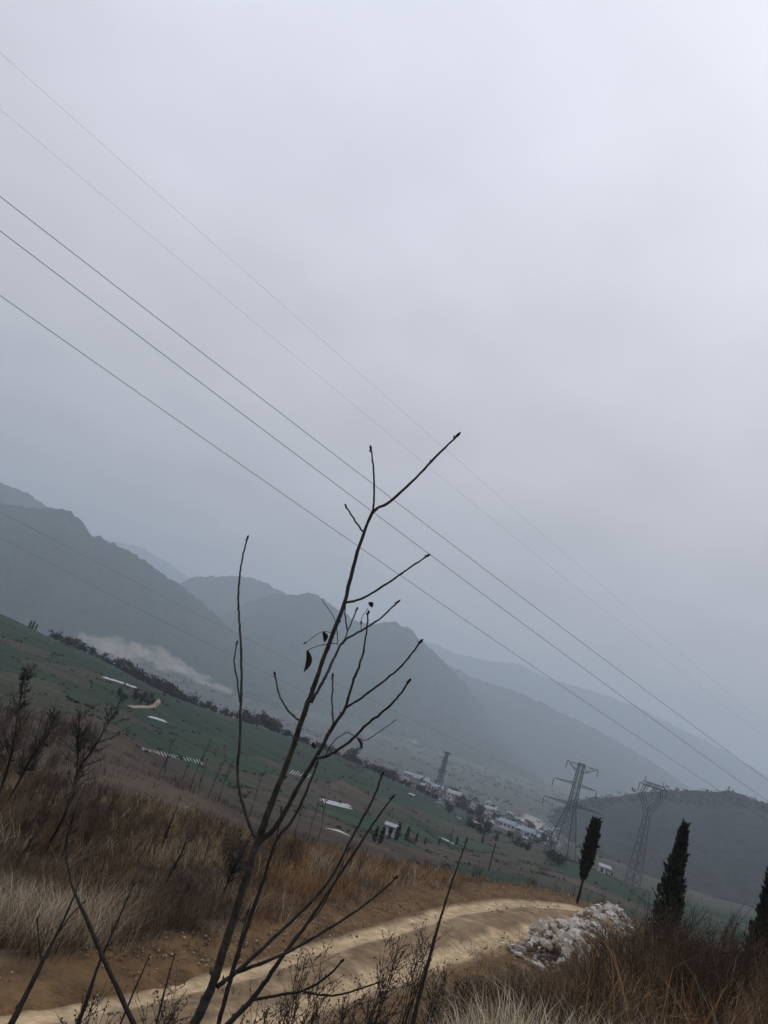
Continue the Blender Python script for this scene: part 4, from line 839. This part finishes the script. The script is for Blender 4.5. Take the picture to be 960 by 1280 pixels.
# ------------------------------------------------------------------ overhead wires
def wire(a, b_, sag, rad, label, group):
    a = np.array(a); b_ = np.array(b_); t = np.linspace(0, 1, 61); pts = a + (b_ - a) * t[:, None]; pts[:, 2] -= 4 * sag * t * (1 - t)
    o = MB().tube(pts, [rad] * 61, 5).build('power_line', M_wire, None, True); return tag(o, label, 'wire', group)
G1 = 'wires sweeping from the upper left to the right'
def span(x0, y0, x1, y1, D0, D1, sag, rad, lab):
    a = P(x0, y0, D0); b_ = P(x1, y1, D1); wire(a, b_, sag, rad, lab, G1)
span(-60, 199, 1100, 1075, 62, 210, .9, .026, 'third wire from the top, the upper of three dark ones')
span(-60, 243, 1100, 1099, 60, 210, .9, .026, 'fourth wire from the top, the middle of three dark ones')
span(-60, 327, 1000, 1052, 64, 210, .9, .026, 'fifth wire from the top, the lowest of three dark ones')
span(-60, 12, 1000, 940, 66, 230, 1.0, .008, 'highest and faintest thin wire crossing the sky')
span(-60, 86, 1000, 955, 70, 230, 1.0, .008, 'second thin faint wire from the top crossing the sky')
G2 = 'wires running to the nearer pylon'
mw = p1.matrix_world.copy(); loc = Vector(p1.location); rot = Matrix.Rotation(.05, 3, 'Z')
def tipw(z, s, dz=-2.4):
    t = tips1[(z, s)]; return np.array(loc + rot @ Vector((t[0], t[1], t[2] + dz)))
wire(P(-60, 608, 205), tipw(-7.6, -1), 1.5, .022, 'upper faint wire crossing the left mountain towards the pylon', G2)
wire(P(-60, 640, 200), tipw(-14.4, -1), 1.5, .022, 'lower faint wire crossing the left mountain towards the pylon', G2)

# ------------------------------------------------------------------ trees along the fields
def tree_protos(n):
    o = []
    for k in range(n):
        r = np.random.default_rng(900 + k); m = 420; cen = r.normal(0, 1, (9, 3)) * [.22, .22, .2] + [0, 0, .5]
        pts = cen[r.integers(0, 9, m)] + r.normal(0, 1, (m, 3)) * [.10, .10, .09]; pts[:, 2] = np.clip(pts[:, 2], .04, 1.05)
        v, f, c = leaf_cloud(pts, r.normal(0, 1, (m, 3)), r.uniform(.06, .14, m), .45, tint(m, [(.022, .026, .02), (.03, .034, .024), (.016, .019, .016), (.04, .036, .028)]))
        cm = np_mesh('crown', v, f, c); cm.materials.append(M_tree)
        mb = MB().tube([(0, 0, -.08), (.01, 0, .3), (0, .02, .6)], [.035, .026, .012], 5)
        for j in range(4): mb.tube([(0, 0, .3 + .06 * j), tuple(cen[j])], [.014, .006], 4)
        tm = mb.mesh('trunk'); tm.materials.append(M_bark2); o.append((cm, tm))
    return o
TP = tree_protos(5)
def tree(px, py, D, hpx, wscale, label, group, dz=0.0, slim=1.0):
    if D is None: q, D = hit(px, py, 60)
    q = P(px, py, D); g = zat(q[0], q[1]); h = hpx / FPX * D * 1.02; cm, tm = random.choice(TP)
    o = empty('tree', (q[0], q[1], g), label, 'tree', group, random.uniform(0, 6.28)); o.scale = (h * wscale, h * wscale, h)
    link(bpy.data.objects.new('trunk', tm), o); link(bpy.data.objects.new('crown', cm), o)
edge = np.array([(0, 771), (60, 800), (100, 815), (120, 824), (160, 845), (200, 868), (250, 888), (300, 905), (350, 922), (400, 940), (450, 960), (480, 972), (520, 990), (560, 1010)])
for i in range(110):
    x = 62 + (i / 109) * 490 + random.uniform(-4, 4); y = np.interp(x, edge[:, 0], edge[:, 1]) + random.uniform(-2, 3)
    big = 1.0 + .5 * (150 < x < 260) + .8 * (300 < x < 350)
    tree(x, y + 2, np.interp(x, [0, 300, 560], [338, 362, 425]) + random.uniform(-15, 8), random.uniform(5, 12) * big, random.uniform(.9, 1.7), 'small dark tree in the belt along the field edge, ' + ('left of the bare hillside', 'below the bare hillside', 'beside the tall side branch', 'behind the large sapling', 'nearest the village')[min(4, int((x - 62) // 98))], 'trees along the far edge of the fields')
for x, y, h, w, lab in [(165, 852, 20, .7, 'taller thin crowned tree at the field edge left of the pale track'), (212, 868, 16, 1.0, 'rounded tree at the field edge below the pale hillside'), (438, 955, 20, .8, 'taller pointed tree on the skyline beside the sapling'), (576, 1004, 16, 1.0, 'round dark tree among the village roofs')]:
    tree(x, y, 390 if x < 500 else 520, h, w, lab, 'trees standing out along the fields')
for x, y, h in [(146, 874, 14), (152, 880, 12), (168, 876, 16), (176, 878, 15), (184, 880, 13), (190, 880, 10)]: tree(x, y, None, h, .7, 'dark tree in the clump beside the pale field track', 'clump of trees by the field track')
for i in range(40):
    x = random.uniform(560, 700); y = 1000 + (x - 560) * .42 + random.uniform(-5, 26); tree(x, y, None, random.uniform(7, 14), random.uniform(.8, 1.3), 'dark bushy tree among the village houses, ' + ('below the distant pylon', 'in front of the middle sheds', 'beside the nearer pylon')[0 if x < 600 else 1 if x < 655 else 2], 'trees among the village houses')
# small columnar trees in the fields
CYP = None
def small_cypress(px, py, D, hpx, label, group):
    global CYP
    if CYP is None:
        m = 260; t = RNG.uniform(0, 1, m); az = RNG.uniform(0, 6.28, m); R = .13 * np.interp(t, [0, .2, .7, 1], [.6, 1, .7, .05]) * np.sqrt(RNG.uniform(.1, 1, m)); v, f, c = leaf_cloud(np.stack([R * np.cos(az), R * np.sin(az), t * .92 + .04], 1), np.stack([np.cos(az) * .3, np.sin(az) * .3, np.ones(m)], 1), RNG.uniform(.06, .12, m), .3, tint(m, [(.015, .02, .015), (.022, .026, .018)])); cm = np_mesh('crown', v, f, c); cm.materials.append(M_cyp)
        tm = MB().tube([(0, 0, -.05), (0, 0, .8)], [.02, .008], 5).mesh('trunk'); tm.materials.append(M_bark2); CYP = (cm, tm)
    if D is None: D = hit(px, py, 50)[1]
    q = P(px, py, D); g = zat(q[0], q[1]); h = hpx / FPX * D; o = empty('cypress_tree', (q[0], q[1], g), label, 'cypress', group, random.uniform(0, 6)); o.scale = (h * 1.2, h * 1.2, h)
    link(bpy.data.objects.new('trunk', CYP[1]), o); link(bpy.data.objects.new('crown', CYP[0]), o)
for x, y, h in [(34, 790, 9), (38, 790, 10), (42, 792, 8)]: small_cypress(x, y, 325, h, 'tiny dark cypress of the trio on the field skyline at the far left', 'trio of cypresses on the skyline')
for x, y, h in [(467, 1053, 18), (474, 1056, 20), (485, 1050, 13), (494, 1052, 20), (507, 1051, 16), (519, 1053, 12), (531, 1054, 8), (548, 1056, 9), (570, 1056, 10), (602, 1055, 9)]: small_cypress(x, y, None, h, 'small dark cypress in the row along the green field beyond the mound', 'row of small cypresses in the field')

# ------------------------------------------------------------------ far woodland and hedge growth (uncountable masses)
def crowns(cen, rad, nl, cols, name, label, flat=.8):
    n = len(cen); o = RNG.normal(0, .5, (n, nl, 3)) * rad[:, None, None] * [1, 1, flat]; o[..., 2] = np.abs(o[..., 2]) * 1.3; pts = (cen[:, None] + o).reshape(-1, 3)
    d = RNG.normal(0, 1, (n * nl, 3)); cc = np.repeat(tint(n, cols), nl, 0) * RNG.uniform(.7, 1.3, (n * nl, 1)); v, f, c = leaf_cloud(pts, d, np.repeat(rad, nl) * RNG.uniform(.6, 1.1, n * nl), .5, cc)
    return tag(mobj(name, np_mesh(name, v, f, c), M_tree), label, 'woodland', kind='stuff')
def on_mesh(o, n, smax, smin=0.0):
    me = o.data; co = np.empty(len(me.vertices) * 3, np.float32); me.vertices.foreach_get('co', co); co = co.reshape(-1, 3); co = co[int(len(co) * smin):int(len(co) * smax)]
    return co[RNG.integers(0, len(co), n)] + RNG.normal(0, 1, (n, 3)) * [5, 5, .3]
WC = [(.016, .022, .016), (.024, .026, .018), (.012, .016, .013), (.034, .030, .022)]
hill_o = bpy.data.objects['hill']
p = on_mesh(hill_o, 1600, .80, .66); crowns(p, RNG.uniform(1.5, 3.6, len(p)), 9, [(.014, .015, .014), (.018, .018, .015), (.011, .012, .011)], 'woodland', 'dark trees along the crest of the low hill behind the cypresses')
p = scatter(3200, -32, 26, 620, 2300, lambda x, y, a, D: fbm(x / 130, y / 130, 3, 381) > .0); crowns(p, RNG.uniform(1.8, 4.2, len(p)), 8, WC, 'woodland', 'scattered hazy trees on the valley floor beyond the fields')
hk = np.nonzero((hedge[:, 0] > .5) & (Df > 85) & (Df < 420) & (np.abs(azr) < .62))[0]; hk = hk[RNG.integers(0, len(hk), 2000)]
p = np.stack([gx[hk], gy[hk], gz[hk]], 1) + RNG.normal(0, .4, (len(hk), 3)) * [1, 1, 0]; crowns(p, RNG.uniform(.12, .42, len(p)) * np.interp(Df[hk], [85, 400], [.6, 1.6]), 10, [(.03, .032, .02), (.05, .042, .026), (.022, .025, .017)], 'hedge_growth', 'scrubby weeds along the borders of the field plots')

# ------------------------------------------------------------------ pale farm track in the upper field
tp = catmull(np.array([hit(x_, y_, 60)[0][:2] for x_, y_ in [(160, 884.5), (172, 885.5), (184, 884), (194, 880), (201, 875.5)]]), 8); tv = []
for k_ in range(len(tp)):
    d_ = tp[min(k_ + 1, len(tp) - 1)] - tp[max(k_ - 1, 0)]; d_ = d_ / np.linalg.norm(d_); w_ = .45 + .3 * random.random()
    for sg in (-1, 0, 1): x_, y_ = tp[k_][0] - d_[1] * sg * w_, tp[k_][1] + d_[0] * sg * w_; tv.append((x_, y_, zat(x_, y_) + .12 - .1 * abs(sg)))
tf = [(3 * k_ + c_, 3 * k_ + 3 + c_, 3 * k_ + 4 + c_, 3 * k_ + 1 + c_) for k_ in range(len(tp) - 1) for c_ in (0, 1)]
tag(MB().poly(tv, tf).build('path', mat('track_dust', (.26, .22, .16), nscale=.6, namt=.4), None, True), kind='structure')

# ------------------------------------------------------------------ white plastic crop rows
def film_row(a, b_, w, h, label, group):
    a = np.array(a); b_ = np.array(b_); d = (b_ - a); L_ = np.hypot(d[0], d[1]); nrm = np.array([-d[1], d[0]]) / L_; v = []; f = []; ns_ = max(2, int(L_ / 2)); K = 7
    for i in range(ns_ + 1):
        t = i / ns_; x, y = a[0] + d[0] * t, a[1] + d[1] * t; g = zat(x, y); hh = h * (1 + random.uniform(-.15, .15)) * (.35 if i in (0, ns_) else 1)
        for k in range(K):
            an = math.pi * k / (K - 1); o = math.cos(an) * w / 2; v.append((x + nrm[0] * o, y + nrm[1] * o, g - .05 + hh * math.sin(an)))
    for i in range(ns_):
        for k in range(K - 1): f.append((i * K + k, i * K + k + 1, (i + 1) * K + k + 1, (i + 1) * K + k))
    f.append(tuple(range(K))); f.append(tuple(range(ns_ * K, ns_ * K + K))[::-1])
    return tag(MB().poly(v, f).build('plastic_row', M_plastic, None, True), label, 'crop cover', group)
def hp(px, py): return hit(px, py, 45)[0]
for i in range(19):
    t = i / 18; film_row(hp(176 + 73 * t, 933 + 15.5 * t), hp(180.5 + 73 * t, 938.5 + 18 * t), .125, .09, 'white plastic covered bed in the long ladder of stripes at the left', 'long ladder of white plastic beds')
for i in range(8):
    t = i / 7; film_row(hp(362 + 22 * t, 967 + 5.5 * t), hp(367 + 22 * t, 962 + 6 * t), .16, .12, 'white plastic covered bed in the short patch beside the sapling trunk', 'short patch of white plastic beds')
for i in range(3):
    film_row(hp(399 + i * 1.5, 997.5 + i * 2.2), hp(438 + i * 1.5, 1006 + i * 2.2), .4, .25, 'long white plastic tunnel in the strip right of the sapling', 'long white plastic tunnels')
film_row(hp(407, 1036), hp(437, 1045), .35, .2, 'single white plastic tunnel just behind the grassy mound', 'long white plastic tunnels'); film_row(hp(128, 846), hp(172, 861), .8, .4, 'pale plastic tunnel near the top of the green field', 'pale plastic tunnels in the upper field'); film_row(hp(184, 897), hp(208, 904), .7, .35, 'short pale plastic strip in the middle of the green field', 'pale plastic tunnels in the upper field'); film_row(hp(549, 1046), hp(568, 1055), .6, .3, 'pale plastic strip in the green field below the village', 'pale plastic tunnels in the upper field')

# ------------------------------------------------------------------ village
def house(px, py, wpx, storeys, label, group, D=None, wall=M_wall, roof='gable', rm=M_roof, depth=.8, rz=None, wins=4, name='house', cat='house'):
    if D is None: D = hit(px, py, 150)[1]
    q = P(px, py, D); g = zat(q[0], q[1]); W = wpx / FPX * D; Dp = W * depth; Hh = min(3.0 * storeys, W * 1.1 * storeys ** .5); fl = Hh / storeys; o = empty(name, (q[0], q[1], g), label, cat, group, random.uniform(-.5, .5) if rz is None else rz)
    MB().box((0, 0, Hh / 2 - 1), (W, Dp, Hh + 2)).build('wall', wall, o)
    if roof == 'gable':
        e = .5; R = W * .22; v = [(-W / 2 - e, -Dp / 2 - e, Hh - .1), (W / 2 + e, -Dp / 2 - e, Hh - .1), (W / 2 + e, Dp / 2 + e, Hh - .1), (-W / 2 - e, Dp / 2 + e, Hh - .1), (-W / 2 - e, 0, Hh + R), (W / 2 + e, 0, Hh + R)]
        MB().poly(v, [(0, 1, 5, 4), (2, 3, 4, 5), (0, 4, 3), (1, 2, 5), (0, 3, 2, 1)]).build('roof', rm, o)
    else:
        r = MB().box((0, 0, Hh + .15), (W + .6, Dp + .6, .35)); r.box((W * .2, 0, Hh + 1.3), (W * .25, Dp * .4, 2.2)); r.build('roof', rm, o)
    for s in range(storeys):
        for k in range(wins):
            x = -W / 2 + W * (k + .5) / wins; MB().box((x, -Dp / 2 - .02, fl * (s + .56)), (W / wins * .42, .12, fl * .46)).build('window', M_glass, o)
    return o
GV = 'village houses'
house(385, 926, 11, 4, 'white multi storey block left of its neighbour above the green field', GV, 560, roof='flat', rm=M_roof3, wins=4, name='apartment_block', cat='building')
house(372, 925, 6, 3, 'narrow white building at the left end of the village blocks', GV, 600, roof='flat', rm=M_roof3, wins=2, name='apartment_block', cat='building')
house(384, 938, 17, 2, 'low white row building with dark windows below the tall block', GV, 500, roof='flat', rm=M_roof3, wins=5, depth=.5, name='row_building', cat='building')
house(396, 932, 14, 3, 'broad white block right of the tall block, behind the sapling trunk', GV, 580, roof='flat', rm=M_roof3, wins=5, depth=.5, name='apartment_block', cat='building')
house(348, 926, 4, 3, 'slim white tower building at the end of the tree belt', GV, 480, roof='flat', rm=M_roof3, wins=1, name='house')
house(507, 980, 9, 3, 'white house standing alone at the left end of the village', GV, 470, rm=M_roof2, wins=3); house(513, 986, 8, 2, 'white house in front of the lone tall white house', GV, 450, wins=3)
house(484, 1055, 11, 1, 'small white shed beside the row of cypresses', 'field sheds', 135, roof='gable', rm=M_roof3, wins=1, depth=.6, name='shed', cat='shed')
house(755, 1086, 11, 1, 'white house with pale roof right of the small cypress', 'houses in the right valley', 330, rm=M_roof3, wins=2); house(763, 1092, 6, 1, 'small white outhouse beside the right valley house', 'houses in the right valley', 325, wins=1); house(722, 1086, 7, 1, 'low grey house left of the small cypress trunk', 'houses in the right valley', 330, wall=M_wall2, wins=1)
for x, y, w, lab in [(525, 978, 20, 'long pale roofed shed at the left of the village'), (545, 990, 14, 'long pale shed under the small distant pylon'), (566, 1000, 16, 'long pale shed right of the small distant pylon'), (632, 1036, 18, 'long blue roofed shed in the middle of the village'), (655, 1046, 20, 'long pale shed at the right of the village'), (640, 1028, 16, 'long pale shed behind the blue roofed one'), (676, 1052, 12, 'pale shed beside the nearer pylon legs'), (610, 1018, 14, 'pale shed in front of the bare earth patch')]:
    house(x, y, w, 1, lab, 'long sheds in the village', None, rm=random.choice([M_roof2, M_roof3]), wins=4, depth=.4, rz=random.uniform(-.2, .2), name='long_shed', cat='shed')
for i in range(90):
    x = random.uniform(500, 700); y = 972 + (x - 500) * .40 + random.gauss(6, 8); wm = random.choice([M_wall, M_wall, M_wall2, M_wall3]); rf = random.choice([M_roof, M_roof, M_roof2, M_roof3]); sh = random.choice(['gable', 'gable', 'flat'])
    lab = 'small %s village house with %s %s roof, %s' % ({M_wall: 'white', M_wall2: 'grey', M_wall3: 'cream'}[wm], {M_roof: 'dark', M_roof2: 'blue', M_roof3: 'pale'}[rf], 'pitched' if sh == 'gable' else 'flat', ('left of the distant pylon', 'right below the distant pylon', 'in the middle of the village', 'near the nearer pylon')[0 if x < 545 else 1 if x < 590 else 2 if x < 645 else 3])
    house(x, y, random.uniform(2.6, 6), random.choice([1, 1, 2, 2]), lab, 'small village houses', None, wall=wm, rm=rf, roof=sh, wins=2)
for i in range(14):
    x = random.uniform(395, 500); y = 938 + (x - 395) * .36 + random.uniform(-3, 2); house(x, y, random.uniform(4, 6), 2, 'tiny pale house on the hazy valley floor behind the sapling', 'far houses behind the sapling', 900, wall=M_wall2, wins=2)
for i in range(10):
    x = random.uniform(20, 250); y = np.interp(x, [0, 250], [765, 868]) + random.uniform(-4, 2); house(x, y, random.uniform(3.5, 6), 2, 'tiny pale house in the mist beyond the left field edge', 'far houses at the left', 1400, wall=M_wall, wins=2)
# poles
def pole(px, py, hpx, D, label, m, r=.13, arm=True):
    q = P(px, py, D); g = zat(q[0], q[1]); h = hpx / FPX * D; o = empty('utility_pole', (q[0], q[1], g), label, 'pole', 'utility poles'); MB().tube([(0, 0, -.5), (0, 0, h)], [r, r * .7], 6).build('post', m, o)
    if arm: MB().box((0, 0, h - .5), (1.6, .12, .12)).build('cross_bar', M_steel, o)
pole(613, 1079, 31, 120, 'dark slim pole standing in the ploughed plots', M_bark2, .11); pole(649, 1064, 15, 330, 'pale short pole below the village sheds', M_paint, .3, False); pole(602, 1041, 9, 350, 'short white pole in front of the village trees', M_paint, .3, False); pole(72, 803, 12, 330, 'thin pole on the field skyline at the far left', M_bark2, .18); pole(560, 1062, 14, 200, 'dark thin pole beside the row of cypresses', M_bark2, .14, False)

# ------------------------------------------------------------------ haze in the valley air
zmax = max(max((o.matrix_world @ Vector(c))[2] for c in o.bound_box) for o in bpy.data.objects if o.type == 'MESH' and o.name.startswith(('mountain', 'hill', 'power')))
zmin = float(gz.min()) - 12
hm = MB().box((0, 0, (zmax + 25 + zmin - 1) / 2), (22000, 22000, zmax + 25 - (zmin - 1)))
hz = hm.mesh('haze'); mt = bpy.data.materials.new('haze_air'); mt.use_nodes = True; t = mt.node_tree; t.nodes.clear()
oo = t.nodes.new('ShaderNodeOutputMaterial'); pv = t.nodes.new('ShaderNodeVolumePrincipled'); pv.inputs['Color'].default_value = (.80, .915, 1.0, 1); pv.inputs['Density'].default_value = 2.7e-4; pv.inputs['Anisotropy'].default_value = 0.1
t.links.new(pv.outputs[0], oo.inputs['Volume']); hz.materials.append(mt)
tag(mobj('haze', hz, None), 'pale grey haze filling the valley air', 'haze', kind='stuff')
